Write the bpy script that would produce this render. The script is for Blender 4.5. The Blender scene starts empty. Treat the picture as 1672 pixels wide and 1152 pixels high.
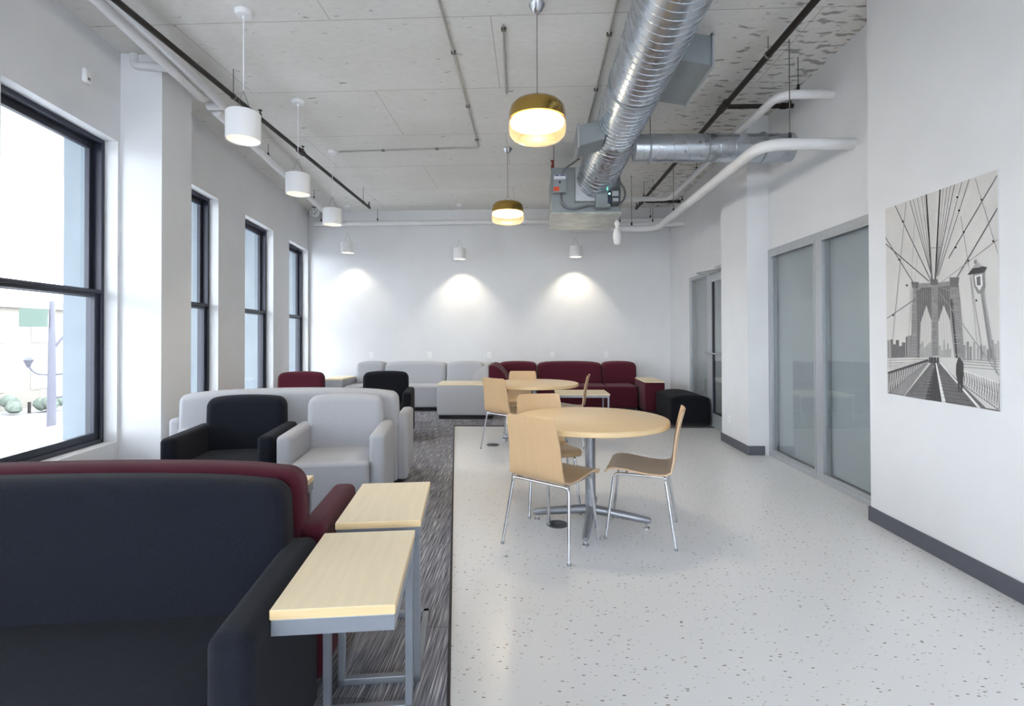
import bpy, bmesh, math, random
from mathutils import Vector, Matrix
random.seed(7)
PI = math.pi
S = bpy.context.scene
C = S.collection

# ------------------------------------------------------------------ camera
cd = bpy.data.cameras.new('camera'); cam = bpy.data.objects.new('camera', cd); C.objects.link(cam)
cam.location = (0, 0, 1.31)
cam.rotation_euler = (PI/2 + math.radians(.5), .0025, math.atan(32/824))
cd.sensor_width = 36; cd.lens = 36*824/1672; cd.shift_y = -36.2/1672; cd.clip_start = .05; cd.clip_end = 300
S.camera = cam
# ------------------------------------------------------------------ world: bright overcast sky
w = bpy.data.worlds.new('overcast'); S.world = w; w.use_nodes = True
bg = w.node_tree.nodes['Background']; bg.inputs[0].default_value = (.885, .935, 1, 1); bg.inputs[1].default_value = 7.5
S.view_settings.view_transform = 'Standard'; S.view_settings.look = 'None'; S.view_settings.gamma = 1
S.view_settings.use_curve_mapping = False
S.view_settings.exposure = 0.70
TH = math.atan(.1503); CT, ST = math.cos(TH), math.sin(TH)      # the window wall and the lounge seats stand at this angle

def W(u, v, z=0): return Vector((u*CT - v*ST, u*ST + v*CT, z))

# ------------------------------------------------------------------ materials
def lin(c):
    return tuple(((x/255)/12.92 if x/255 <= .04045 else (((x/255)+.055)/1.055)**2.4) for x in c)
def mat(name, col, rough=.5, metal=0, noise=0, nscale=20, bump=0, bscale=200, emit=None, es=0, spec=.5, coat=0, stretch=None):
    m = bpy.data.materials.new(name); m.use_nodes = True
    nt = m.node_tree; N = nt.nodes; L = nt.links; b = N['Principled BSDF']
    c = lin(col) + (1,)
    b.inputs['Base Color'].default_value = c; b.inputs['Roughness'].default_value = rough
    b.inputs['Metallic'].default_value = metal; b.inputs['Specular IOR Level'].default_value = spec
    if coat: b.inputs['Coat Weight'].default_value = coat; b.inputs['Coat Roughness'].default_value = .15
    tc = N.new('ShaderNodeTexCoord'); src = tc.outputs['Object']
    if stretch:
        mp = N.new('ShaderNodeMapping'); mp.inputs['Scale'].default_value = stretch; L.new(src, mp.inputs[0]); src = mp.outputs[0]
    if noise:
        n = N.new('ShaderNodeTexNoise'); n.inputs['Scale'].default_value = nscale; n.inputs['Detail'].default_value = 6
        L.new(src, n.inputs['Vector'])
        r = N.new('ShaderNodeValToRGB'); r.color_ramp.elements[0].position = .3; r.color_ramp.elements[1].position = .7
        r.color_ramp.elements[0].color = tuple(x*(1-noise) for x in c[:3]) + (1,)
        r.color_ramp.elements[1].color = tuple(min(1, x*(1+noise)) for x in c[:3]) + (1,)
        L.new(n.outputs['Fac'], r.inputs[0]); L.new(r.outputs[0], b.inputs['Base Color'])
    if bump:
        n2 = N.new('ShaderNodeTexNoise'); n2.inputs['Scale'].default_value = bscale; L.new(src, n2.inputs['Vector'])
        bp = N.new('ShaderNodeBump'); bp.inputs['Strength'].default_value = bump; bp.inputs['Distance'].default_value = .004
        L.new(n2.outputs['Fac'], bp.inputs['Height']); L.new(bp.outputs[0], b.inputs['Normal'])
    if emit:
        b.inputs['Emission Color'].default_value = lin(emit) + (1,); b.inputs['Emission Strength'].default_value = es
    return m
def fabric(name, col, sheen=.3, noise=.25):
    m = mat(name, col, .92, 0, noise, 420, .5, 600, spec=.2)
    b = m.node_tree.nodes['Principled BSDF']; b.inputs['Sheen Weight'].default_value = sheen; b.inputs['Sheen Roughness'].default_value = .5
    return m
M = {}
M['wall'] = mat('wall_paint', (223, 224, 227), .6, 0, .02, 3, .05, 300)
M['walldark'] = M['wall']
M['white'] = mat('white_paint', (232, 233, 236), .45, 0, .01, 5)
M['pipe'] = mat('pipe_insulation', (226, 226, 228), .5, 0, .03, 8, .05, 60)
M['navy'] = fabric('navy_fabric', (24, 27, 37), .05, .5)
M['black'] = fabric('black_fabric', (20, 22, 29), .03, .3)
M['maroon'] = fabric('maroon_fabric', (80, 27, 42), .10, .3)
M['maroond'] = M['maroon']
M['gray'] = fabric('grey_fabric', (179, 180, 186), .08, .12)
M['plinth'] = mat('plinth_black', (28, 28, 34), .6, 0, .1)
M['maple'] = mat('maple_wood', (243, 226, 194), .38, 0, .035, 3, .02, 40, stretch=(14, 1.2, 14))
M['mapleedge'] = mat('maple_edge', (228, 200, 154), .45, 0, .1, 3, stretch=(1.2, 1.2, 40))
M['ply'] = mat('beech_ply', (203, 171, 132), .35, 0, .03, 4, .01, 30, stretch=(10, 2, 1.0))
M['plyedge'] = mat('beech_ply_edge', (200, 170, 138), .5, 0, .25, 4, stretch=(1, 1, 1))
M['tabletop'] = mat('round_top_maple', (224, 196, 152), .32, 0, .05, 3, stretch=(1.5, 14, 5))
M['chrome'] = mat('chrome', (205, 207, 212), .22, .9, .03)
M['silver'] = mat('silver_paint', (150, 153, 160), .38, .6, .05)
M['steelgrey'] = mat('grey_steel', (142, 147, 156), .42, .35, .05)
M['alu'] = mat('anodised_aluminium', (178, 182, 187), .4, .4, .03)
M['frame'] = mat('window_frame_dark', (44, 47, 60), .4, .2, .05)
M['blackpipe'] = mat('black_iron', (42, 38, 36), .5, .3, .2, 30)
M['basebd'] = mat('rubber_base', (84, 86, 96), .5, 0, .03)
M['rod'] = mat('threaded_rod', (120, 118, 114), .45, .7, .1)
M['unit'] = mat('unit_galvanised', (138, 146, 150), .45, .35, .08, 6)
M['galv'] = mat('galvanised_under', (170, 172, 166), .35, .6, .25, 5)
M['conduit'] = mat('conduit', (176, 176, 172), .4, .5, .05)
M['flex'] = mat('flex_conduit', (112, 118, 124), .4, .5, .1)
M['plasticw'] = mat('white_plastic', (235, 236, 238), .4, 0, .01)
M['orange'] = mat('orange_sticker', (226, 84, 42), .6, 0, .05)
M['labelw'] = mat('paper_label', (222, 224, 236), .6, 0, .02)
M['labelb'] = mat('blue_label', (70, 78, 130), .6, 0, .02)
M['darkgrey'] = mat('dark_grey', (70, 74, 80), .5, 0, .05)
M['navyp'] = mat('navy_panel', (28, 36, 62), .4, 0, .02)
M['led'] = mat('led', (170, 255, 225), .4, 0, 0, emit=(120, 255, 205), es=6)
M['gold'] = mat('gold_metal', (184, 152, 84), .16, 1, .04)
M['lampglow'] = mat('lamp_diffuser', (255, 244, 224), .4, 0, 0, emit=(255, 236, 200), es=5)
M['bulb'] = mat('downlight_bulb', (255, 250, 240), .4, 0, 0, emit=(255, 246, 228), es=4.0)
M['reflector'] = mat('reflector', (238, 238, 234), .35, .15, 0)
M['shade'] = mat('roller_shade', (172, 177, 182), .8, 0, .02, 200)
M['red'] = mat('valve_red', (130, 60, 48), .5, .3, .1)
M['yellow'] = mat('tag_yellow', (200, 180, 60), .6, 0, .05)
M['facade'] = mat('pale_stone', (136, 146, 154), .8, 0, .05, 4)
M['street'] = mat('street', (120, 120, 118), .9, 0, .08, 2)
M['extdark'] = mat('exterior_lamp_paint', (72, 72, 82), .6, 0, .05)
M['sign'] = mat('green_sign', (62, 78, 70), .6, 0, .1)
M['bldg'] = mat('outside_building', (116, 111, 104), .9, 0, .05, 1)
M['leaf'] = mat('outside_leaf', (84, 92, 84), .9, 0, .3, 6)

def glass(name, tint=(1, 1, 1), refl=1.0):
    m = bpy.data.materials.new(name); m.use_nodes = True; N = m.node_tree.nodes; L = m.node_tree.links
    N.clear(); o = N.new('ShaderNodeOutputMaterial'); t = N.new('ShaderNodeBsdfTransparent'); t.inputs[0].default_value = tint + (1,)
    g = N.new('ShaderNodeBsdfGlossy'); g.inputs['Roughness'].default_value = .02
    f = N.new('ShaderNodeFresnel'); f.inputs[0].default_value = 1.5
    mu = N.new('ShaderNodeMath'); mu.operation = 'MULTIPLY'; mu.inputs[1].default_value = refl; mu.use_clamp = True
    mx = N.new('ShaderNodeMixShader'); ge = N.new('ShaderNodeNewGeometry'); iv = N.new('ShaderNodeMath'); iv.operation = 'SUBTRACT'; iv.inputs[0].default_value = 1; L.new(ge.outputs['Backfacing'], iv.inputs[1])
    m2 = N.new('ShaderNodeMath'); m2.operation = 'MULTIPLY'; L.new(f.outputs[0], mu.inputs[0]); L.new(mu.outputs[0], m2.inputs[0]); L.new(iv.outputs[0], m2.inputs[1]); L.new(m2.outputs[0], mx.inputs[0]); L.new(t.outputs[0], mx.inputs[1]); L.new(g.outputs[0], mx.inputs[2]); L.new(mx.outputs[0], o.inputs[0])
    return m
M['glass'] = glass('window_glass', (.97, .985, .99)); M['glass2'] = glass('partition_glass', (.93, .95, .95), 1.6)
M['amber'] = glass('amber_glass', (.99, .93, .80), 1.2)
def amber():
    m = M['amber']; N = m.node_tree.nodes; L = m.node_tree.links; o = [n for n in N if n.type == 'OUTPUT_MATERIAL'][0]; prev = o.inputs[0].links[0].from_socket
    t = N.new('ShaderNodeBsdfTranslucent'); t.inputs[0].default_value = lin((236, 206, 150)) + (1,); x = N.new('ShaderNodeMixShader'); x.inputs[0].default_value = .06
    L.new(prev, x.inputs[1]); L.new(t.outputs[0], x.inputs[2]); L.new(x.outputs[0], o.inputs[0])
amber()

def duct_mat():
    m = mat('galvanised_spiral_duct', (196, 202, 210), .2, .95, 0)
    N = m.node_tree.nodes; L = m.node_tree.links; b = N['Principled BSDF']
    tc = N.new('ShaderNodeTexCoord'); n = N.new('ShaderNodeTexNoise'); n.inputs['Scale'].default_value = 5; n.inputs['Detail'].default_value = 3
    L.new(tc.outputs['Object'], n.inputs['Vector'])
    r = N.new('ShaderNodeMapRange'); r.inputs['To Min'].default_value = .22; r.inputs['To Max'].default_value = .32; L.new(n.outputs['Fac'], r.inputs[0]); L.new(r.outputs[0], b.inputs['Roughness'])
    n3 = N.new('ShaderNodeTexNoise'); n3.inputs['Scale'].default_value = 3.5; L.new(tc.outputs['Object'], n3.inputs['Vector'])
    bp = N.new('ShaderNodeBump'); bp.inputs['Strength'].default_value = .02; bp.inputs['Distance'].default_value = .02; L.new(n3.outputs['Fac'], bp.inputs['Height']); L.new(bp.outputs[0], b.inputs['Normal'])
    return m
M['duct'] = duct_mat()

def concrete():
    m = mat('board_formed_concrete', (176, 173, 167), .85, 0)
    N = m.node_tree.nodes; L = m.node_tree.links; b = N['Principled BSDF']; tc = N.new('ShaderNodeTexCoord'); src = tc.outputs['Object']
    def noise(sc, det, stretch=None):
        s = src
        if stretch:
            mp = N.new('ShaderNodeMapping'); mp.inputs['Scale'].default_value = stretch; L.new(src, mp.inputs[0]); s = mp.outputs[0]
        n = N.new('ShaderNodeTexNoise'); n.inputs['Scale'].default_value = sc; n.inputs['Detail'].default_value = det; L.new(s, n.inputs['Vector']); return n
    def ramp(fac, p0, c0, p1, c1):
        r = N.new('ShaderNodeValToRGB'); r.color_ramp.elements[0].position = p0; r.color_ramp.elements[1].position = p1
        r.color_ramp.elements[0].color = (c0,)*3 + (1,); r.color_ramp.elements[1].color = (c1,)*3 + (1,); L.new(fac, r.inputs[0]); return r.outputs[0]
    def mult(a, bb, f=1):
        x = N.new('ShaderNodeMix'); x.data_type = 'RGBA'; x.blend_type = 'MULTIPLY'; x.inputs[0].default_value = f
        L.new(a, x.inputs[6]); L.new(bb, x.inputs[7]); return x.outputs[2]
    big = noise(.7, 4, (1, 1.6, 1)); base = N.new('ShaderNodeValToRGB')
    base.color_ramp.elements[0].position = .3; base.color_ramp.elements[1].position = .7
    base.color_ramp.elements[0].color = lin((222, 220, 215)) + (1,); base.color_ramp.elements[1].color = lin((234, 232, 229)) + (1,)
    L.new(big.outputs['Fac'], base.inputs[0])
    fine = ramp(noise(14, 8, (1, 2, 1)).outputs['Fac'], .3, .93, .7, 1.0)
    c = mult(base.outputs[0], fine)
    pits = ramp(noise(16, 6, (1, 1.6, 1)).outputs['Fac'], .26, .45, .29, 1.0)        # bug holes
    c = mult(c, pits, .8)
    # spalled, rusty band towards the right-hand wall
    sep = N.new('ShaderNodeSeparateXYZ'); L.new(src, sep.inputs[0])
    mr = N.new('ShaderNodeMapRange'); mr.inputs['From Min'].default_value = 1.0; mr.inputs['From Max'].default_value = 2.6; mr.inputs['To Min'].default_value = 0; mr.inputs['To Max'].default_value = .165; L.new(sep.outputs[0], mr.inputs[0])
    nb = noise(7, 12, (1, 2.6, 1)); ad = N.new('ShaderNodeMath'); ad.operation = 'SUBTRACT'; L.new(nb.outputs['Fac'], ad.inputs[0]); L.new(mr.outputs[0], ad.inputs[1])
    c = mult(c, ramp(ad.outputs[0], .27, .36, .33, 1.0), .85)
    # formwork joints
    br = N.new('ShaderNodeTexBrick'); br.offset = .5; br.inputs['Scale'].default_value = 1; br.inputs['Brick Width'].default_value = 2.44; br.inputs['Row Height'].default_value = 1.1
    br.inputs['Mortar Size'].default_value = .0045; br.inputs['Mortar Smooth'].default_value = .2; br.inputs['Color1'].default_value = (1, 1, 1, 1); br.inputs['Color2'].default_value = (.97, .97, .97, 1); br.inputs['Mortar'].default_value = (.64, .63, .61, 1)
    mp = N.new('ShaderNodeMapping'); mp.inputs['Location'].default_value = (.3, -.45, 0); L.new(src, mp.inputs[0]); L.new(mp.outputs[0], br.inputs['Vector'])
    c = mult(c, br.outputs['Color'])
    L.new(c, b.inputs['Base Color'])
    bp = N.new('ShaderNodeBump'); bp.inputs['Strength'].default_value = .3; bp.inputs['Distance'].default_value = .01; L.new(nb.outputs['Fac'], bp.inputs['Height']); L.new(bp.outputs[0], b.inputs['Normal'])
    return m
M['concrete'] = concrete()

def vinyl():
    m = mat('speckled_vinyl_floor', (214, 212, 208), .22, 0)
    N = m.node_tree.nodes; L = m.node_tree.links; b = N['Principled BSDF']; tc = N.new('ShaderNodeTexCoord'); src = tc.outputs['Object']
    big = N.new('ShaderNodeTexNoise'); big.inputs['Scale'].default_value = 1.3; L.new(src, big.inputs['Vector'])
    base = N.new('ShaderNodeValToRGB'); base.color_ramp.elements[0].color = lin((210, 209, 206)) + (1,); base.color_ramp.elements[1].color = lin((216, 215, 212)) + (1,)
    base.color_ramp.elements[0].position = .35; base.color_ramp.elements[1].position = .65; L.new(big.outputs['Fac'], base.inputs[0])
    rgb = N.new('ShaderNodeRGB'); rgb.outputs[0].default_value = lin((226, 226, 228)) + (1,)
    cur = rgb.outputs[0]
    for sc, rad, keep, colr, rot in ((26, .13, .70, (112, 98, 84), .3), (34, .12, .62, (168, 164, 158), 1.1), (24, .14, .6, (228, 228, 225), .8)):
        mp = N.new('ShaderNodeMapping'); mp.inputs['Scale'].default_value = (1, 2.3, 1); mp.inputs['Rotation'].default_value = (0, 0, rot*.35); L.new(src, mp.inputs[0])
        v = N.new('ShaderNodeTexVoronoi'); v.inputs['Scale'].default_value = sc; L.new(mp.outputs[0], v.inputs['Vector'])
        lt = N.new('ShaderNodeMath'); lt.operation = 'LESS_THAN'; lt.inputs[1].default_value = rad*1.5; L.new(v.outputs['Distance'], lt.inputs[0])
        sp = N.new('ShaderNodeSeparateColor'); L.new(v.outputs['Color'], sp.inputs[0])
        gt = N.new('ShaderNodeMath'); gt.operation = 'GREATER_THAN'; gt.inputs[1].default_value = keep; L.new(sp.outputs[0], gt.inputs[0])
        mm = N.new('ShaderNodeMath'); mm.operation = 'MULTIPLY'; L.new(lt.outputs[0], mm.inputs[0]); L.new(gt.outputs[0], mm.inputs[1])
        m3 = N.new('ShaderNodeMath'); m3.operation = 'MULTIPLY'; m3.inputs[1].default_value = .8; L.new(mm.outputs[0], m3.inputs[0])
        x = N.new('ShaderNodeMix'); x.data_type = 'RGBA'; L.new(m3.outputs[0], x.inputs[0]); L.new(cur, x.inputs[6]); x.inputs[7].default_value = lin(colr) + (1,)
        cur = x.outputs[2]
    L.new(cur, b.inputs['Base Color'])
    r = N.new('ShaderNodeMapRange'); r.inputs['To Min'].default_value = .27; r.inputs['To Max'].default_value = .27; L.new(big.outputs['Fac'], r.inputs[0]); L.new(r.outputs[0], b.inputs['Roughness'])
    return m
M['vinyl'] = vinyl()

def carpet():
    m = mat('striped_carpet_tile', (90, 90, 96), .95, 0, spec=.1)
    N = m.node_tree.nodes; L = m.node_tree.links; b = N['Principled BSDF']; tc = N.new('ShaderNodeTexCoord'); src = tc.outputs['Object']
    def nz(scale, det, stretch):
        mp = N.new('ShaderNodeMapping'); mp.inputs['Scale'].default_value = stretch; L.new(src, mp.inputs[0])
        n = N.new('ShaderNodeTexNoise'); n.inputs['Scale'].default_value = scale; n.inputs['Detail'].default_value = det; L.new(mp.outputs[0], n.inputs['Vector']); return n.outputs['Fac']
    r = N.new('ShaderNodeValToRGB'); e = r.color_ramp.elements
    e[0].position = .40; e[0].color = lin((96, 96, 104)) + (1,); e[1].position = .50; e[1].color = lin((132, 132, 141)) + (1,)
    k = r.color_ramp.elements.new(.60); k.color = lin((150, 150, 157)) + (1,); k = r.color_ramp.elements.new(.68); k.color = lin((205, 204, 203)) + (1,)
    L.new(nz(1, 2, (190, 4.5, 1)), r.inputs[0])
    br = N.new('ShaderNodeTexBrick'); br.offset = .5; br.inputs['Scale'].default_value = 1; br.inputs['Brick Width'].default_value = .9; br.inputs['Row Height'].default_value = .3
    br.inputs['Mortar Size'].default_value = .002; br.inputs['Color1'].default_value = (.82, .82, .84, 1); br.inputs['Color2'].default_value = (1.15, 1.15, 1.15, 1); br.inputs['Mortar'].default_value = (.6, .6, .6, 1)
    mp = N.new('ShaderNodeMapping'); mp.inputs['Rotation'].default_value = (0, 0, PI/2); L.new(src, mp.inputs[0]); L.new(mp.outputs[0], br.inputs['Vector'])
    x = N.new('ShaderNodeMix'); x.data_type = 'RGBA'; x.blend_type = 'MULTIPLY'; x.inputs[0].default_value = 1; L.new(r.outputs[0], x.inputs[6]); L.new(br.outputs['Color'], x.inputs[7])
    L.new(x.outputs[2], b.inputs['Base Color'])
    bp = N.new('ShaderNodeBump'); bp.inputs['Strength'].default_value = .5; bp.inputs['Distance'].default_value = .004; L.new(nz(1, 2, (400, 60, 1)), bp.inputs['Height']); L.new(bp.outputs[0], b.inputs['Normal'])
    return m
M['carpet'] = carpet()

# ------------------------------------------------------------------ mesh helpers
def nb(): return bmesh.new()
def obj(name, bm, m, parent=None, smooth=False, loc=None, rotz=None):
    me = bpy.data.meshes.new(name)
    bmesh.ops.recalc_face_normals(bm, faces=bm.faces[:])
    bm.to_mesh(me); bm.free()
    for x in (m if isinstance(m, (list, tuple)) else [m]): me.materials.append(M[x] if isinstance(x, str) else x)
    if smooth:
        for p in me.polygons: p.use_smooth = True
        try: me.set_sharp_from_angle(angle=math.radians(42))
        except Exception: pass
    o = bpy.data.objects.new(name, me); C.objects.link(o)
    if parent: o.parent = parent
    if loc is not None: o.location = loc
    if rotz is not None: o.rotation_euler = (0, 0, rotz)
    return o
def thing(name, label, cat, loc=(0, 0, 0), rotz=0, group=None):
    o = bpy.data.objects.new(name, None); o.empty_display_size = .1; C.objects.link(o)
    o.location = loc; o.rotation_euler = (0, 0, rotz); tag(o, label, cat, group); return o
def tag(o, label, cat, group=None):
    o['label'] = label; o['category'] = cat
    if group: o['group'] = group
    return o
def struct(name, bm, m, **k):
    o = obj(name, bm, m, **k); o['kind'] = 'structure'; return o
def merge(dst, src, mi=0):
    vm = {}
    for v in src.verts: vm[v] = dst.verts.new(v.co)
    for f in src.faces:
        try: nf = dst.faces.new([vm[v] for v in f.verts]); nf.material_index = mi
        except ValueError: pass
    src.free()
def box(bm, x0, x1, y0, y1, z0, z1, bev=0, mi=0, T=None):
    t = bmesh.new(); bmesh.ops.create_cube(t, size=1)
    for v in t.verts: v.co = Vector(((x0+x1)/2 + v.co.x*(x1-x0), (y0+y1)/2 + v.co.y*(y1-y0), (z0+z1)/2 + v.co.z*(z1-z0)))
    if bev: bmesh.ops.bevel(t, geom=t.edges[:], offset=bev, segments=2, affect='EDGES', profile=.5)
    if T:
        for v in t.verts: v.co = T(v.co)
    merge(bm, t, mi)
def rbox(bm, x0, x1, y0, y1, z0, z1, r, deform=None, n=8, cs=4, mi=0):
    hx, hy, hz = (x1-x0)/2, (y1-y0)/2, (z1-z0)/2; cx, cy, cz = (x0+x1)/2, (y0+y1)/2, (z0+z1)/2
    def axis(h):
        a = [-h + r*(i/cs) for i in range(cs)]
        mid = [-(h-r) + 2*(h-r)*i/n for i in range(n+1)]
        return a + mid + [h - r*(i/cs) for i in range(cs-1, -1, -1)]
    ax, ay, az = axis(hx), axis(hy), axis(hz); vs = {}
    def P(p):
        k = tuple(round(q, 6) for q in p)
        if k in vs: return vs[k]
        p = Vector(p); q = Vector((max(-hx+r, min(hx-r, p.x)), max(-hy+r, min(hy-r, p.y)), max(-hz+r, min(hz-r, p.z))))
        d = p-q
        if d.length > 1e-9: d = d.normalized()*r
        c = q+d+Vector((cx, cy, cz))
        if deform: c = deform(c)
        v = bm.verts.new(c); vs[k] = v; return v
    def face(a, b, f):
        for i in range(len(a)-1):
            for j in range(len(b)-1):
                q = [P(f(a[i], b[j])), P(f(a[i+1], b[j])), P(f(a[i+1], b[j+1])), P(f(a[i], b[j+1]))]
                if len(set(q)) == 4:
                    try: ff = bm.faces.new(q); ff.material_index = mi
                    except ValueError: pass
    for s in (-1, 1):
        face(ax, ay, lambda a, b: (a, b, s*hz)); face(ax, az, lambda a, b: (a, s*hy, b)); face(ay, az, lambda a, b: (s*hx, a, b))
def arcpts(pts, rad, n=6):
    """round the corners of a polyline"""
    pts = [Vector(p) for p in pts]; out = [pts[0]]
    for i in range(1, len(pts)-1):
        a, b, c = pts[i-1], pts[i], pts[i+1]; d0 = (a-b); d1 = (c-b); l = min(rad, d0.length*.49, d1.length*.49)
        p0 = b+d0.normalized()*l; p1 = b+d1.normalized()*l
        for k in range(n+1):
            t = k/n; out.append(p0*(1-t)**2 + b*2*t*(1-t) + p1*t*t)
    out.append(pts[-1]); return out
def tube(bm, pts, r, seg=12, cap=True, mi=0):
    pts = [Vector(p) for p in pts]; rs = r if isinstance(r, (list, tuple)) else [r]*len(pts); rings = []
    t0 = (pts[1]-pts[0]).normalized(); up = Vector((0, 0, 1)) if abs(t0.z) < .9 else Vector((1, 0, 0)); nrm = t0.cross(up).normalized()
    for i, p in enumerate(pts):
        if i == 0: t = pts[1]-pts[0]
        elif i == len(pts)-1: t = pts[-1]-pts[-2]
        else: t = (pts[i+1]-p).normalized() + (p-pts[i-1]).normalized()
        t = t.normalized() if t.length > 1e-9 else t0
        nrm = (nrm - t*nrm.dot(t)).normalized(); b = t.cross(nrm)
        rings.append([bm.verts.new(p + (nrm*math.cos(a)+b*math.sin(a))*rs[i]) for a in [2*PI*k/seg for k in range(seg)]])
    for i in range(len(rings)-1):
        for k in range(seg):
            f = bm.faces.new((rings[i][k], rings[i][(k+1) % seg], rings[i+1][(k+1) % seg], rings[i+1][k])); f.material_index = mi
    if cap:
        for rr in (rings[0], rings[-1]): bm.faces.new(rr).material_index = mi
def lathe(bm, prof, c=(0, 0, 0), seg=32, mi=0, axis='z', cap=True):
    rings = []; c = Vector(c)
    for (r, z) in prof:
        ring = []
        for k in range(seg):
            a = 2*PI*k/seg; v = Vector((r*math.cos(a), r*math.sin(a), z))
            if axis == 'x': v = Vector((v.z, v.x, v.y))
            if axis == 'y': v = Vector((v.x, v.z, v.y))
            ring.append(bm.verts.new(c+v))
        rings.append(ring)
    for i in range(len(rings)-1):
        for k in range(seg):
            f = bm.faces.new((rings[i][k], rings[i][(k+1) % seg], rings[i+1][(k+1) % seg], rings[i+1][k])); f.material_index = mi
    for rr, p in ((rings[0], prof[0]), (rings[-1], prof[-1])):
        if cap and p[0] > 1e-4: bm.faces.new(rr).material_index = mi
    bmesh.ops.remove_doubles(bm, verts=bm.verts[:], dist=1e-6)
def poly(bm, pts, mi=0):
    f = bm.faces.new([bm.verts.new(p) for p in pts]); f.material_index = mi; return f
def bar(bm, a, b, s, mi=0, bev=.003):
    """square tube between two axis-aligned points"""
    a, b = Vector(a), Vector(b); h = s/2
    box(bm, min(a.x, b.x)-h, max(a.x, b.x)+h, min(a.y, b.y)-h, max(a.y, b.y)+h, min(a.z, b.z)-h, max(a.z, b.z)+h, bev, mi)
def copy_tree(root, name=None):
    r = root.copy(); C.objects.link(r)
    for ch in list(root.children):
        c = ch.copy(); C.objects.link(c); c.parent = r
        for g in list(ch.children):
            d = g.copy(); C.objects.link(d); d.parent = c
    return r

CEIL = 3.70; UW = -2.815        # ceiling height; the window wall's inner face in the lounge frame
# ================================================================== STRUCTURE
bm = nb(); box(bm, -7, 6, -5, 9.8, -.3, 0); struct('floor', bm, 'vinyl')
# carpet: a strip along the windows plus the whole back of the room
bm = nb()
e0 = W(.002, -4); e1x = -1.115
cp = [(-4.4, 9.54), (2.585, 9.54), (2.585, 7.22), (-1.11, 7.30), (-.03-.0, -.0)]
near = Vector((-.03, 0)); d = Vector((-.1503, 1)); nr = near - d*3.9
cp = [(-4.26, 9.54), (2.585, 9.54), (2.585, 7.22), (near.x-.1503*7.27, 7.27), (nr.x, nr.y), (-2.27, -3.9)]
t = [bm.verts.new((x, y, .001)) for x, y in cp]; u_ = [bm.verts.new((x, y, .008)) for x, y in cp]
bm.faces.new(u_); bm.faces.new(t)
for i in range(len(cp)): bm.faces.new((t[i], t[(i+1) % 6], u_[(i+1) % 6], u_[i]))
o = struct('floor_carpet', bm, 'carpet')
bm = nb()
tube(bm, [(nr.x, nr.y, .004), (near.x-.1503*7.265, 7.265, .004), (2.58, 7.215, .004)], .009, 6); struct('trim_1', bm, 'plinth')
bm = nb(); box(bm, -7, 6, -5, 9.8, CEIL, CEIL+.3); struct('ceiling', bm, 'concrete')
bm = nb(); box(bm, -6, 3.4, 9.55, 9.8, 0, CEIL); struct('wall_back', bm, 'wall')
# window wall with its openings
Z0, Z1 = .43, 2.94
wins = [(8.925, 10.013), (7.12, 8.178), (5.12, 6.358), (3.46, 4.555), (1.63, 2.71), (-.2, .88), (-2.03, -.95)]  # last three unseen, row carried on to bring in more daylight
bm = nb(); TT = lambda c: W(c.x, c.y, c.z); WO = UW-.222
edges = [-4.2] + [e for a, b in sorted(wins) for e in (a, b)] + [10.05]
for i in range(0, len(edges), 2): box(bm, WO, UW, edges[i], edges[i+1], 0, CEIL, T=TT)
for a, b in wins:
    box(bm, WO, UW, a, b, 0, Z0, T=TT); box(bm, WO, UW, a, b, Z1, CEIL, T=TT)
struct('wall_left', bm, 'wall')
bm = nb(); box(bm, UW, -2.487, 4.585, 5.07, 0, CEIL, T=TT); struct('wall_left_column', bm, 'wall')
# facade stone outside
bm = nb()
es = sorted(wins)
fe = [-4.2] + [e for a, b in es for e in (a-.01, b+.01)] + [10.6]
for i in range(0, len(fe), 2): box(bm, WO-.2, WO-.002, fe[i], fe[i+1], -3.4, CEIL+1, T=TT)
for a, b in es: box(bm, WO-.2, WO-.002, a-.1, b+.1, Z0-.5, Z0-.03, T=TT); box(bm, WO-.2, WO-.002, a-.1, b+.1, Z1+.03, CEIL+1, T=TT)
struct('wall_facade', bm, 'facade')
# windows: dark double-hung frames
for k, (a, b) in enumerate(wins):
    f0, f1 = UW-.20, UW-.12
    bm = nb()
    for (u0, u1, t_, g) in ((UW-.22, UW-.10, .035, 0),):
        box(bm, u0, u1, a, a+t_, Z0, Z1, .004, T=TT); box(bm, u0, u1, b-t_, b, Z0, Z1, .004, T=TT)
        box(bm, u0, u1, a, b, Z0, Z0+.035, .004, T=TT); box(bm, u0, u1, a, b, Z1-.035, Z1, .004, T=TT)
    wo = struct('window_%d' % (k+1), bm, 'frame')
    zm = 1.66
    bm = nb()   # upper sash (outer), lower sash (inner)
    for (u0, u1, za, zb) in ((UW-.205, UW-.165, zm-.03, Z1-.03), (UW-.16, UW-.12, Z0+.03, zm+.035)):
        s = .05
        box(bm, u0, u1, a+.03, a+.03+s, za, zb, .004, T=TT); box(bm, u0, u1, b-.03-s, b-.03, za, zb, .004, T=TT)
        box(bm, u0, u1, a+.08, b-.08, za, za+.06, .004, T=TT); box(bm, u0, u1, a+.08, b-.08, zb-.06, zb, .004, T=TT)
    obj('sash', bm, 'frame', wo)
    bm = nb(); box(bm, UW-.12, UW-.095, a+.03, b-.03, zm+.0, zm+.026, .004, T=TT); obj('meeting_rail', bm, 'frame', wo)
    bm = nb(); box(bm, UW-.188, UW-.182, a+.07, b-.07, zm+.02, Z1-.08, T=TT); box(bm, UW-.143, UW-.137, a+.07, b-.07, Z0+.08, zm-.02, T=TT)
    obj('pane', bm, 'glass', wo)
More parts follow.
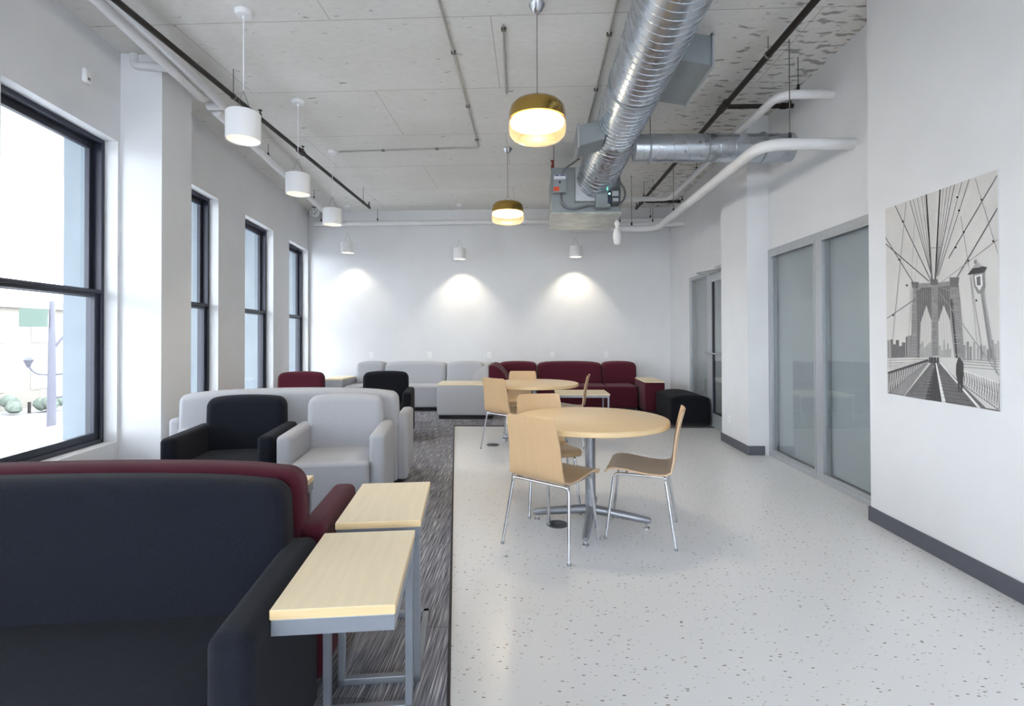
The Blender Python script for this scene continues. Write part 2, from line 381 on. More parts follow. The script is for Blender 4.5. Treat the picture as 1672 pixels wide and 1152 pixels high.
# right side: near wall, glazed bay, column, door bay
bm = nb(); box(bm, 2.385, 3.2, -4.2, 3.66, 0, CEIL); struct('wall_right', bm, 'wall')
bm = nb(); box(bm, 2.59, 3.2, 3.66, 5.6, 2.23, CEIL); struct('wall_right_upper', bm, 'wall')
bm = nb(); box(bm, 2.355, 3.2, 5.6, 6.36, 0, CEIL); struct('wall_right_column', bm, 'wall')
bm = nb(); box(bm, 2.59, 3.2, 8.33, 9.56, 0, CEIL); box(bm, 2.59, 3.2, 6.36, 8.33, 2.235, CEIL); struct('wall_right_far', bm, 'wall')
bm = nb(); box(bm, 3.21, 3.3, 3.0, 8.6, 0, 2.4); struct('wall_corridor', bm, 'wall')
bm = nb(); wr = (-4.2, -1.6, .9)
box(bm, -3.2, 2.5, -4.3, -4.0, 0, .4); box(bm, -3.2, 2.5, -4.3, -4.0, 3.1, CEIL)
for x in (-3.2, -1.35, .45, 2.15): box(bm, x, x+.35, -4.3, -4.0, 0, CEIL)
struct('wall_front', bm, 'wall')
for k, x in enumerate((-2.85, -1.0, .8)):  # unseen windows behind the camera, added for light on camera-facing surfaces
    bm = nb()
    box(bm, x, x+1.45 if k < 1 else x+(1.45 if k == 1 else 1.35), -4.2, -4.12, .4, .46); x2 = x+(1.5 if k == 0 else 1.45 if k == 1 else 1.35)
    box(bm, x, x2, -4.2, -4.12, 3.04, 3.1); box(bm, x, x+.06, -4.2, -4.12, .4, 3.1); box(bm, x2-.06, x2, -4.2, -4.12, .4, 3.1); box(bm, x, x2, -4.2, -4.12, 1.7, 1.76)
    wo = struct('window_%d' % (k+11), bm, 'frame')
    bm = nb(); box(bm, x+.06, x2-.06, -4.163, -4.157, .46, 3.04); obj('pane', bm, 'glass', wo)
# rubber baseboards
bm = nb(); box(bm, 2.373, 2.385, -4.0, 3.66, 0, .1, .002); box(bm, 2.373, 2.59, 3.66, 3.672, 0, .1, .002); struct('baseboard_right', bm, 'basebd')
bm = nb(); box(bm, 2.343, 2.355, 5.588, 6.372, 0, .1, .002); box(bm, 2.355, 2.53, 5.588, 5.6, 0, .1, .002); struct('baseboard_column', bm, 'basebd')
bm = nb(); box(bm, -4.2, 2.59, 9.538, 9.55, 0, .1, .002); struct('baseboard_back', bm, 'basebd')
bm = nb(); box(bm, UW, UW+.012, -4, 4.585, 0, .1, .002, T=TT); box(bm, UW, UW+.012, 5.07, 9.95, 0, .1, .002, T=TT); struct('baseboard_left', bm, 'basebd')

# glazed partition in the right wall
bm = nb()
G0, G1, GM = 3.66, 5.6, 4.64; gx0, gx1 = 2.575, 2.655
box(bm, gx0, gx1, G1-.055, G1, 0, 2.23, .004); box(bm, gx0, gx1, GM-.05, GM+.05, 0, 2.23, .004); box(bm, gx0, gx1, G0, G0+.05, 0, 2.23, .004)

for a, b in ((G0+.05, GM-.05), (GM+.05, G1-.055)): box(bm, gx0, gx1, a, b, 2.165, 2.23, .004); box(bm, gx0-.01, gx1, a, b, 0, .055, .004)
go = struct('window_8', bm, 'alu')
bm = nb()
for a, b in ((G0+.05, GM-.05), (GM+.05, G1-.055)):
    box(bm, 2.572, 2.60, a, a+.018, .055, 2.165); box(bm, 2.572, 2.60, b-.018, b, .055, 2.165); box(bm, 2.57, 2.60, a+.018, b-.018, .056, .078); box(bm, 2.57, 2.60, a+.018, b-.018, 2.145, 2.164)
obj('glazing_bead', bm, 'alu', go)
for a, b in ((G0+.05, GM-.05), (GM+.05, G1-.055)):
    bm = nb(); box(bm, 2.595, 2.603, a+.01, b-.01, .07, 2.15); obj('pane', bm, 'glass2', go)
    bm = nb(); box(bm, 2.66, 2.665, a-.02, b+.02, .06, 2.16); tag(obj('roller_shade', bm, 'shade'), 'grey roller shade drawn down behind the %s pane of the glazed partition' % ('nearer' if a < 4 else 'farther'), 'shade')
# door with sidelight
bm = nb()
box(bm, 2.57, 2.66, 8.27, 8.33, 0, 2.235, .004); box(bm, 2.57, 2.66, 7.42, 7.50, 0, 2.235, .004); box(bm, 2.57, 2.66, 6.362, 7.42, 2.18, 2.235, .004)
box(bm, 2.57, 2.66, 7.50, 8.27, 2.18, 2.235, .004)
box(bm, 2.57, 2.66, 7.50, 8.27, 0, .1, .004)
so = struct('window_9', bm, 'alu')
bm = nb(); box(bm, 2.595, 2.603, 7.50, 8.27, .1, 2.18); obj('pane', bm, 'glass2', so)
bm = nb()
box(bm, 2.56, 2.61, 7.29, 7.41, .01, 2.17, .003); box(bm, 2.56, 2.61, 6.42, 6.52, .01, 2.17, .003); box(bm, 2.56, 2.61, 6.52, 7.29, .01, .2, .003); box(bm, 2.56, 2.61, 6.52, 7.29, 2.06, 2.17, .003)
do = struct('door_1', bm, 'alu')
bm = nb(); box(bm, 2.58, 2.588, 6.52, 7.29, .2, 2.06); obj('pane', bm, 'glass2', do)
bm = nb(); box(bm, 2.568, 2.60, 7.265, 7.29, .2, 2.06, .002); box(bm, 2.568, 2.60, 6.52, 7.29, .2, .22, .002); obj('gasket', bm, 'frame', do)
bm = nb(); tube(bm, arcpts([(2.56, 7.37, 1.05), (2.49, 7.37, 1.05), (2.49, 6.5, 1.05), (2.56, 6.5, 1.05)], .03), .012); obj('push_bar', bm, 'chrome', do, True)
bm = nb(); box(bm, 2.50, 2.555, 6.7, 7.0, 2.19, 2.24, .005); tube(bm, [(2.52, 6.95, 2.20), (2.36, 7.3, 2.19), (2.54, 7.55, 2.20)], .008, 8); obj('closer', bm, 'alu', do, True)
bm = nb(); box(bm, 3.19, 3.2, 7.3, 8.4, 0, 2.3); struct('wall_corridor_end', bm, 'shade')

# ================================================================== OUTSIDE
bm = nb(); box(bm, -90, -3.6, -60, 90, -3.6, -3.5); tag(obj('street_ground', bm, 'street'), 'pale pavement and roadway outside the windows', 'ground'); bpy.context.scene.collection.objects['street_ground']['kind'] = 'structure'
t = thing('street_lamp', 'tall street lamp with curved arm and two lanterns outside the nearest window', 'street lamp', (-20.1, 20.4, -3.5))
bm = nb(); tube(bm, [(0, 0, 0), (0, 0, 4.5), (0, 0, 6.3)], [.17, .13, .09], 10); lathe(bm, [(.3, 0), (.28, .5), (.18, .7)], seg=12); obj('pole', bm, 'extdark', t, True)
bm = nb(); tube(bm, arcpts([(0, 0, 4.2), (.35, .4, 5.1), (1.1, 1.1, 5.35)], .5), .05, 8); tube(bm, [(1.05, 1.05, 5.35), (1.5, 1.5, 5.32)], .09, 8); obj('arm', bm, 'extdark', t, True)
for s in (-1, 1):
    bm = nb(); tube(bm, arcpts([(0, 0, 3.2), (s*.35, s*.35, 3.25), (s*.5, s*.5, 3.6)], .2), .04, 8); lathe(bm, [(.05, 0), (.17, .3), (.1, .42)], (s*.5, s*.5, 3.55), 10); obj('lantern', bm, 'extdark', t, True)
tg = thing('street_sign', 'dark green street sign beside the top of the street lamp', 'sign', (-20.1, 20.4, 2.3))
bm = nb(); box(bm, -.62, -.08, -.1, -.04, -.6, .15, T=lambda c: Vector((c.x*.707*1.6-c.y, c.x*.707*1.6+c.y, c.z))); obj('sign_panel', bm, 'sign', tg)
tg = thing('traffic_light', 'small traffic light bracketed low on the street lamp pole', 'traffic light', (-20.1, 20.4, -1.0))
bm = nb(); box(bm, .5, .72, .45, .7, -.2, .5, .03); obj('signal_head', bm, 'extdark', tg)
bm = nb(); tube(bm, [(.1, .1, -.25), (.6, .58, -.2)], .04, 8); obj('bracket', bm, 'extdark', tg)
def building(x0, x1, y0, y1, h, lab, m='bldg'):
    t = thing('building', lab, 'building', ((x0+x1)/2, (y0+y1)/2, -3.5)); hx, hy = (x1-x0)/2, (y1-y0)/2
    bm = nb(); box(bm, -hx, hx, -hy, hy, 0, h); obj('walls', bm, m, t)
    bm = nb(); box(bm, -hx-.3, hx+.3, -hy-.3, hy+.3, h-.5, h); obj('cornice', bm, m, t)
    for zz in (1.2, 4.4, 7.6):
        if zz+2 > h-.6: break
        yy = -hy+1.2
        while yy < hy-1.5:
            bm = nb(); box(bm, hx, hx+.06, yy, yy+1.2, zz, zz+1.8, .02); obj('window', bm, 'alu', t); yy += 2.9
building(-46, -34, 26, 50, 7.2, 'low pale building across the street beyond the street lamp')
building(-50, -36, -8, 18, 9.5, 'pale building across the street left of the street lamp')
for i, (x, y, lab) in enumerate(((-30, 35, 'low dark shrub on the far pavement just behind the street lamp'), (-31.5, 30.5, 'low shrub on the far pavement left of the street lamp'))):
    t = thing('shrub', lab, 'shrub', (x, y, -3.5)); bm = nb()
    for k in range(9):
        a = bmesh.new(); bmesh.ops.create_icosphere(a, subdivisions=2, radius=.5+random.random()*.3)
        off = Vector((random.uniform(-1.4, 1.4), random.uniform(-1.4, 1.4), .5+random.random()*.5))
        for v in a.verts: v.co = v.co*.6*(1+random.uniform(-.12, .12)) + off*.8
        merge(bm, a)
    obj('foliage', bm, 'leaf', t, True)
    bm = nb(); tube(bm, [(0, 0, 0), (0, 0, .7)], .08, 8); obj('stem', bm, 'blackpipe', t, True)

# ================================================================== LOUNGE SEATING
def back_shape(hx, zc, top, crown, drop, rake, yb, rear):
    def f(c):
        t = abs(c.x)/hx
        if c.z > zc:
            k = (c.z-zc)/(top-zc)
            c = Vector((c.x*(1-.015*k*k), c.y, c.z + k*(crown*(1-t*t) - drop*t**9)))
            c.y += rake*k*(1 if not rear else 1)
        return c
    return f
def make_seat(kind, wdt, m, top=.845, crown=.018, label='', cat='armchair', u=0, v=0, flip=False, group=None, name='armchair'):
    t = thing(name, label, cat, W(u, v), TH+(PI if flip else 0), group)
    h = wdt/2; aw = .108; inn = h-aw; D = .62
    bm = nb(); box(bm, -h+.05, h-.05, (.42 if (flip and m == 'maroon') else .05), D-.06, 0.008, .075); obj('plinth', bm, 'plinth', t)
    bm = nb()
    def sd(c):
        if c.z > .3:
            k = (c.z-.3)/.13; tx = abs(c.x)/inn; ty = (c.y-.24)/.28
            c = Vector((c.x, c.y, c.z + .014*k*(1-tx*tx)*(1-ty*ty)))
        return c
    rbox(bm, -inn-.005, inn+.005, -.035, .52, .07, .432, .03, sd, 10, 4); obj('seat', bm, m, t, True)
    bm = nb(); zz = .405; 
    tube(bm, [(-inn+.01, -.034, zz), (inn-.01, -.034, zz)], .003, 6); obj('seat_piping', bm, m, t, True)
    for s in (-1, 1):
        def ad(c, s=s):
            if c.z > .5: c = Vector((c.x, c.y, c.z + .012*((c.z-.5)/.12)*(c.y/.58-.5)))
            return c
        bm = nb(); rbox(bm, (s*h if s < 0 else inn), (-inn if s < 0 else h), 0, .585, .06, .622, .036, ad, 6, 4); obj('arm', bm, m, t, True)
    bm = nb()
    rbox(bm, -inn-.035, inn+.035, .455, .60, .3, top-crown, .055, back_shape(inn+.035, .42, top-crown, crown, .022, .006, .5, True), 14, 5)
    obj('backrest', bm, m, t, True)
    bm = nb(); rbox(bm, -inn-.02, inn+.02, .545, .615, .06, .55, .02, None, 3, 2); obj('back_panel', bm, m, t, True)
    return t
make_seat('sofa', 1.95, 'navy', .868, .03, 'navy blue fabric sofa with backrest and right arm, nearest the camera', 'sofa', -1.445, 1.228, name='sofa')
make_seat('sofa', 1.95, 'maroon', .868, .03, 'maroon fabric sofa standing back to back with the nearest navy sofa', 'sofa', -1.445, 2.475, True, name='sofa')
make_seat('chair', .737, 'navy', .848, .02, 'dark navy armchair left of the light grey armchair', 'armchair', -1.632, 3.655, name='armchair')
make_seat('chair', .737, 'gray', .848, .02, 'light grey armchair right of a navy armchair, backed against grey sofa', 'armchair', -.873, 3.645, name='armchair')
make_seat('sofa', 1.95, 'gray', .866, .03, 'light grey sofa seen from behind, back to back with two armchairs', 'sofa', -1.391, 5.04, True, name='sofa')
make_seat('chair', .737, 'maroon', .845, .02, 'maroon armchair by the windows, behind the grey sofa', 'armchair', -2.015, 6.36, name='armchair')
make_seat('chair', .737, 'black', .845, .02, 'dark navy armchair right of the maroon armchair, behind grey sofa', 'armchair', -.918, 6.27, name='armchair')

# sectionals along the back wall
def cush(bm, x0, x1, y0, y1, z0, z1, crown=.015, rake=0, r=.045):
    hx = (x1-x0)/2; cx = (x0+x1)/2
    def f(c):
        t = min(1, abs(c.x-cx)/hx); k = max(0, (c.z-z0)/(z1-z0))
        return Vector((c.x, c.y+rake*k, c.z + k*(crown*(1-t*t) - .03*t**8)))
    rbox(bm, x0, x1, y0, y1, z0, z1, r, f, 10, 4)
def sectional(m, label, seats, backs, ret, side):
    x0 = min(a for a, b in seats); t = thing('sectional_sofa', label, 'sofa', (x0, 8.62, 0))
    def P(nm, bm): 
        for v in bm.verts: v.co -= Vector((x0, 8.62, 0))
        return obj(nm, bm, m if nm != 'plinth' else 'plinth', t, True)
    bm = nb(); box(bm, min(a for a, b in seats)+.03, max(b for a, b in seats)-.03, 8.68, 9.5, .008, .075); P('plinth', bm)
    for a, b in seats:
        bm = nb(); rbox(bm, a+.003, b-.003, 8.62, 9.3, .07, .44, .035, None, 8, 4); P('seat', bm)
    for a, b in backs:
        bm = nb(); cush(bm, a+.004, b-.004, 9.16, 9.46, .40, .81, .02, .05, .06); P('backrest', bm)
    # return back, raked away from its seat: arched end profile
    xa, xb = ret
    bm = nb(); prof = []
    n = 14
    for i in range(n+1):
        a = (PI/2)*i/n; prof.append((xa+(xb-xa)*(1-math.cos(a))*.95, .30+.51*math.sin(a)))
    prof += [(xb, .79), (xb, .30)]
    ys = [8.34, 8.36, 8.6, 8.9, 9.2, 9.45]; rings = []
    for j, y in enumerate(ys):
        sc = .93 if j == 0 else 1
        rings.append([bm.verts.new((xb+(px-xb)*sc, y, .3+(pz-.3)*sc)) for px, pz in prof])
    for j in range(len(ys)-1):
        for i in range(len(prof)): bm.faces.new((rings[j][i], rings[j][(i+1) % len(prof)], rings[j+1][(i+1) % len(prof)], rings[j+1][i]))
    bm.faces.new(rings[0]); bm.faces.new(rings[-1]); P('return_backrest', bm)
    bm = nb(); rbox(bm, min(xa, xb), max(xa, xb), 8.33, 9.4, .07, .36, .02, None, 4, 2); P('return_base', bm)
    return t
sectional('gray', 'light grey sectional sofa along the back wall', [(-3.25, -2.72), (-2.72, -1.57), (-1.57, -1.02)], [(-3.25, -2.72), (-2.72, -1.57), (-1.57, -.88)], (-1.04, -.715), -1)
sectional('maroon', 'maroon sectional sofa along the back wall', [(-.40, .10), (.10, 1.28), (1.28, 1.80)], [(-.62, .10), (.10, 1.28), (1.28, 1.90)], (-.36, -.705), 1)
def block_table(x0, x1, y0, y1, m, label):
    t = thing('upholstered_end_table', label, 'end table', ((x0+x1)/2, (y0+y1)/2, 0)); hx, hy = (x1-x0)/2, (y1-y0)/2
    bm = nb(); box(bm, -hx+.03, hx-.03, -hy+.03, hy-.03, .008, .075); obj('plinth', bm, 'plinth', t)
    bm = nb(); rbox(bm, -hx, hx, -hy, hy, .07, .535, .018, None, 4, 3); obj('body', bm, m, t, True)
    bm = nb(); box(bm, -hx+.005, hx-.005, -hy+.005, hy-.005, .535, .56, .003); obj('table_top', bm, 'maple', t)
block_table(-3.70, -3.27, 8.62, 9.35, 'gray', 'grey upholstered end table with wood top in the back left corner')
block_table(-1.477, -.60, 7.80, 8.32, 'gray', 'wide grey upholstered block with wood top ending the grey sectional')
block_table(1.83, 2.15, 8.25, 9.05, 'maroon', 'maroon upholstered end table with wood top right of maroon sectional')
# ottoman
t = thing('ottoman', 'black fabric ottoman with gently domed top beside the glazed door', 'ottoman', (2.245, 7.68, 0))
bm = nb(); box(bm, -.24, .24, -.38, .38, .008, .05); obj('plinth', bm, 'plinth', t)
def od(c):
    if c.z > .35:
        k = (c.z-.35)/.06; c = Vector((c.x, c.y, c.z + .045*k*(1-(c.x/.28)**2)))
    return c
bm = nb(); rbox(bm, -.275, .275, -.43, .43, .045, .41, .025, od, 12, 4); obj('cushion_body', bm, 'black', t, True)
# coffee table
t = thing('coffee_table', 'low coffee table with wood top and silver legs before maroon sectional', 'coffee table', (.78, 8.03, 0))
bm = nb(); box(bm, -.41, .41, -.31, .31, .39, .412, .003); obj('table_top', bm, 'maple', t)
bm = nb(); box(bm, -.40, .40, -.30, .30, .355, .389, .003); obj('apron', bm, 'silver', t)
for sx in (-1, 1):
    for sy in (-1, 1):
        bm = nb(); bar(bm, (sx*.385, sy*.285, .025), (sx*.385, sy*.285, .35), .028); obj('leg', bm, 'silver', t)

# ================================================================== C TABLES
def c_table(u, v, post_far, label):
    w_, d_ = .312, .5; t = thing('side_table', label, 'side table', W(u, v), TH - .02, 'C-shaped side tables with wood tops')
    bm = nb(); box(bm, -w_/2, w_/2, -d_/2, d_/2, .595, .62, .002); bm.normal_update()
    for f in bm.faces:
        if abs(f.normal.z) < .5: f.material_index = 1
    o = obj('table_top', bm, ['maple', 'mapleedge'], t)
    bm = nb(); box(bm, -w_/2+.002, w_/2-.002, -d_/2+.004, d_/2-.004, .552, .594, .002); obj('apron', bm, 'steelgrey', t)
    ye = (d_/2-.03)*(1 if post_far else -1); s = .026; yo = -ye
    for sx in (-1, 1):
        bm = nb(); bar(bm, (sx*(w_/2-.018), ye, .02), (sx*(w_/2-.018), ye, .545), s); obj('post', bm, 'steelgrey', t)
    bm = nb()
    for sx in (-1, 1): bar(bm, (sx*(w_/2-.018), ye, .022), (sx*(w_/2-.018), yo, .022), s)
    bar(bm, (-(w_/2-.018), ye, .022), ((w_/2-.018), ye, .022), s); bar(bm, (-(w_/2-.018), yo, .022), ((w_/2-.018), yo, .022), s); obj('base_loop', bm, 'steelgrey', t)
    return t
c_table(-.307, 1.580, True, 'nearest wood-topped side table beside the navy sofa arm')
c_table(-.283, 2.172, False, 'second wood-topped side table beside the maroon sofa arm')
c_table(-.862, 2.352, True, 'mostly hidden wood-topped side table beyond the maroon sofa back')

# ================================================================== ROUND TABLES
def round_table(x, y, rot, label):
    t = thing('round_table', label, 'table', (x, y, 0), rot, 'round maple dining tables')
    bm = nb(); R_ = .533
    lathe(bm, [(R_-.004, .70), (R_, .704), (R_, .726)], seg=64, mi=1); lathe(bm, [(R_, .726), (R_-.003, .733), (R_-.01, .735), (.001, .735)], seg=64, mi=0); lathe(bm, [(.001, .70), (R_-.004, .70)], seg=64)
    obj('table_top', bm, ['tabletop', 'mapleedge'], t, True)
    bm = nb(); lathe(bm, [(.039, .06), (.036, .12), (.034, .69)], seg=24); obj('pole', bm, 'silver', t, True)
    bm = nb(); box(bm, -.2, .2, -.02, .02, .68, .70, .003); box(bm, -.02, .02, -.2, .2, .68, .70, .003); obj('top_bracket', bm, 'silver', t)
    for k in range(4):
        a = k*PI/2; dx, dy = math.cos(a), math.sin(a)
        bm = nb(); tube(bm, [(dx*.02, dy*.02, .105), (dx*.25, dy*.25, .075), (dx*.385, dy*.385, .055), (dx*.405, dy*.405, .05)], [.032, .027, .023, .014], 12)
        l = obj('leg', bm, 'silver', t, True)
        bm = nb(); lathe(bm, [(.022, .0), (.022, .008), (.008, .012), (.008, .045)], (dx*.375, dy*.375, 0), 14); obj('glide', bm, 'chrome', l, True)
round_table(.405, 3.535, math.radians(-11), 'round maple table nearest the camera, chairs around it')
round_table(.03, 6.13, math.radians(-14), 'round maple table farther back, in front of the sectional sofas')

# ================================================================== CHAIRS
def make_chair():
    t = thing('dining_chair', 'x', 'chair')
    # shell: side profile (y forward, z up)
    prof = [(.225, .425), (.215, .443), (.195, .455), (.16, .462), (.10, .460), (.03, .450), (-.04, .440), (-.11, .436), (-.155, .440), (-.185, .455), (-.203, .480), (-.212, .52), (-.216, .57), (-.222, .63), (-.234, .70), (-.250, .77), (-.262, .815), (-.266, .832)]
    n = len(prof); K = 12; th = .011; bm = nb(); top = []; bot = []
    for i, (y, z) in enumerate(prof):
        s = i/(n-1)
        if i < 8: hw = .205 - .0*(i) + .005*math.sin(i/8*PI)
        else: hw = .207 - .032*((i-8)/(n-9))
        if i == 0: hw -= .012
        if i == n-1: hw -= .014
        if i == n-2: hw -= .003
        a = prof[max(0, i-1)]; b = prof[min(n-1, i+1)]; ty, tz = b[0]-a[0], b[1]-a[1]; l = math.hypot(ty, tz); ny, nz = tz/l, -ty/l   # normal pointing below / behind
        if nz > 0: ny, nz = ny, nz
        r0, r1 = [], []
        for k in range(K+1):
            q = -1+2*k/K; x = q*hw
            cv = .016*(q*q) if i > 9 else .004*q*q      # back curves round the sitter
            yy = y+(cv if i > 9 else 0); zz = z+(cv if i <= 9 else 0)
            r0.append(bm.verts.new((x, yy, zz))); r1.append(bm.verts.new((x, yy+(-ny if False else 0)+0, zz)))
        top.append(r0); bot.append(r1)
    # offset the lower skin
    for i in range(n):
        a = prof[max(0, i-1)]; b = prof[min(n-1, i+1)]; ty, tz = b[0]-a[0], b[1]-a[1]; l = math.hypot(ty, tz)
        off = Vector((0, -tz/l, ty/l))*th
        for v in bot[i]: v.co += off
    for i in range(n-1):
        for k in range(K):
            bm.faces.new((top[i][k], top[i][k+1], top[i+1][k+1], top[i+1][k])); bm.faces.new((bot[i][k], bot[i+1][k], bot[i+1][k+1], bot[i][k+1]))
    for i in range(n-1):
        bm.faces.new((top[i][0], top[i+1][0], bot[i+1][0], bot[i][0])).material_index = 1; bm.faces.new((top[i][K], bot[i][K], bot[i+1][K], top[i+1][K])).material_index = 1
    for k in range(K):
        bm.faces.new((top[0][k], bot[0][k], bot[0][k+1], top[0][k+1])).material_index = 1; bm.faces.new((top[-1][k], top[-1][k+1], bot[-1][k+1], bot[-1][k])).material_index = 1
    obj('seat_shell', bm, ['ply', 'plyedge'], t, True)
    r = .0095; zt = .417; bm = nb()
    # rear hoop joins side rails which turn down into the front legs
    bm2 = nb(); tube(bm2, arcpts([(-.205, -.15, zt-.004), (.205, -.15, zt-.004)], .01), r, 10)
    for s in (-1, 1): tube(bm2, [(s*.175, -.15, zt), (s*.165, .14, zt)], r, 10)
    tube(bm2, [(-.165, .09, zt), (.165, .09, zt)], r*.8, 10)
    obj('seat_frame', bm2, 'chrome', t, True); bm.free()
    for s in (-1, 1):
        bm = nb(); tube(bm, arcpts([(s*.15, -.15, zt-.004), (s*.207, -.152, zt-.004), (s*.247, -.215, .006)], .045, 8), r, 10); l = obj('leg', bm, 'chrome', t, True)
        bm = nb(); lathe(bm, [(.011, 0), (.012, .012), (.010, .016)], (s*.2475, -.2155, 0), 10); obj('foot_cap', bm, 'silver', l, True)
        bm = nb(); tube(bm, arcpts([(s*.166, .09, zt), (s*.165, .165, zt), (s*.192, .215, .006)], .045, 8), r, 10); l = obj('leg', bm, 'chrome', t, True)
        bm = nb(); lathe(bm, [(.011, 0), (.012, .012), (.010, .016)], (s*.1925, .2155, 0), 10); obj('foot_cap', bm, 'silver', l, True)
    return t
ch0 = make_chair()
specs = [((.14, 3.21), -37, 'plywood chair at the near round table, its back toward the camera'),
         ((.735, 3.41), 74, 'plywood chair right of the near round table, seen side-on'),
         ((.115, 3.88), -166, 'plywood chair behind the left of near round table, facing the camera'),
         ((-.26, 5.82), -42, 'plywood chair at the left of the far round table'),
         ((-.13, 6.50), 178, 'plywood chair behind the far round table, mostly its top showing'),
         ((.43, 6.16), 80, 'plywood chair right of the far round table, seen side-on')]
for i, (p, a, lab) in enumerate(specs):
    c = ch0 if i == 0 else copy_tree(ch0)
    c.location = (p[0], p[1], 0); c.rotation_euler = (0, 0, math.radians(a)); c['label'] = lab; c['group'] = 'plywood chairs at the round tables'
# floor boxes
for i, (x, y, lab) in enumerate(((.175, 3.515, 'round dark floor box cover beneath the near round table'), (-.465, 6.03, 'round dark floor box cover beside the far round table'))):
    t = thing('floor_box', lab, 'floor box', (x, y, 0)); bm = nb(); lathe(bm, [(.075, .0), (.073, .005), (.055, .006), (.001, .006)], seg=28); obj('cover', bm, 'darkgrey', t, True)
    bm = nb(); lathe(bm, [(.03, .006), (.03, .009), (.001, .009)], seg=20); obj('flap', bm, 'basebd', t, True)

# ================================================================== CEILING SERVICES
def spiral(bm, pts, r, pitch=.09, mi=1):
    """raised helical seam wound on a straight duct"""
    a, b = Vector(pts[0]), Vector(pts[1]); d = (b-a); L_ = d.length; d.normalize(); u1 = d.cross(Vector((0, 0, 1))).normalized(); u2 = d.cross(u1); n = int(L_/pitch*28); out = []
    for i in range(n+1):
        s = i/n*L_; an = s/pitch*2*PI; out.append(a+d*s+(u1*math.cos(an)+u2*math.sin(an))*(r+.001))
    tube(bm, out, .0028, 5, mi=mi)
t = thing('spiral_duct', 'large galvanised spiral duct running along the ceiling to the unit', 'duct', (.89, 1.0, 3.43))
def rel(bm, o):
    for v in bm.verts: v.co -= Vector(o)
    return bm
O = (.89, 1.0, 3.43)
bm = nb(); tube(bm, [(.89, -1.5, 3.43), (.89, 5.25, 3.43)], .232, 56); obj('duct_run', rel(bm, O), 'duct', t, True)
bm = nb(); spiral(bm, [(.89, .8, 3.43), (.89, 5.25, 3.43)], .232, .08); obj('spiral_seam', rel(bm, O), 'duct', t, True)
bm = nb(); tube(bm, [(.89, 5.2, 3.43), (.888, 5.35, 3.425), (.84, 5.95, 3.31), (.80, 6.3, 3.22)], [.233, .240, .24, .24], 48); obj('duct_elbow', rel(bm, O), 'duct', t, True)
bm = nb(); spiral(bm, [(.886, 5.38, 3.42), (.80, 6.28, 3.222)], .241, .07); obj('spiral_seam', rel(bm, O), 'duct', t, True)
for y in (2.05, 4.25, 5.28):
    bm = nb(); lathe(bm, [(.234, -.012), (.242, -.01), (.242, .01), (.234, .012)], (.89, y, 3.43), 48, axis='y'); obj('joint_collar', rel(bm, O), 'unit', t, True)
# side registers
def register(y0, y1, sgn, x_in, x_out, zc, h, drop, nm):
    bm = nb(); ya, yb = y0, y1
    pts = []
    for x, dz, sc in ((x_in, 0, 1), (x_out, -drop, 1)):
        pts.append([bm.verts.new((x, yy, zc+dz+zz)) for yy, zz in ((ya, -h/2), (yb, -h/2), (yb, h/2), (ya, h/2))])
    for i in range(4): bm.faces.new((pts[0][i], pts[0][(i+1) % 4], pts[1][(i+1) % 4], pts[1][i]))
    bm.faces.new(pts[0]); bm.faces.new(pts[1]); r_ = obj('register_box', rel(bm, O), 'unit', t)
    bm = nb(); x = x_out+sgn*.006; z = zc-drop
    for (a, b, c, d_) in ((ya-.02, yb+.02, z+h/2-.01, z+h/2+.02), (ya-.02, yb+.02, z-h/2-.02, z-h/2+.01), (ya-.02, ya+.015, z-h/2, z+h/2), (yb-.015, yb+.02, z-h/2, z+h/2)):
        box(bm, x-.008, x+.008, a, b, c, d_)
    for k in range(6):
        zz = z-h/2+.03+k*(h-.06)/5; box(bm, x-.004, x+.004, ya+.01, yb-.01, zz-.006, zz+.006)
    obj('grille', rel(bm, O), 'alu', r_)
register(4.95, 5.28, -1, .72, .47, 3.33, .20, .07, 'l')
register(3.75, 4.40, 1, 1.05, 1.33, 3.45, .22, .05, 'r')
t = thing('branch_duct', 'smaller galvanised duct crossing from the main duct to right wall', 'duct', (1.05, 5.12, 3.17))
O2 = (1.05, 5.12, 3.17)
bm = nb(); tube(bm, [(1.04, 5.12, 3.19), (2.60, 5.12, 3.17)], .137, 40); obj('duct_run', rel(bm, O2), 'duct', t, True)
bm = nb(); spiral(bm, [(1.1, 5.12, 3.189), (2.58, 5.12, 3.17)], .137, .15); obj('spiral_seam', rel(bm, O2), 'duct', t, True)
for x in (1.18, 1.75, 2.3):
    bm = nb(); lathe(bm, [(.138, -.01), (.145, -.008), (.145, .008), (.138, .01)], (x, 5.12, 3.18), 36, axis='x'); obj('joint_collar', rel(bm, O2), 'unit', t, True)
for x in (1.2,):
    bm = nb(); tube(bm, [(x, 5.12, 3.32), (x, 5.12, 3.699)], .004, 6); obj('hanger_rod', rel(bm, O2), 'rod', t)

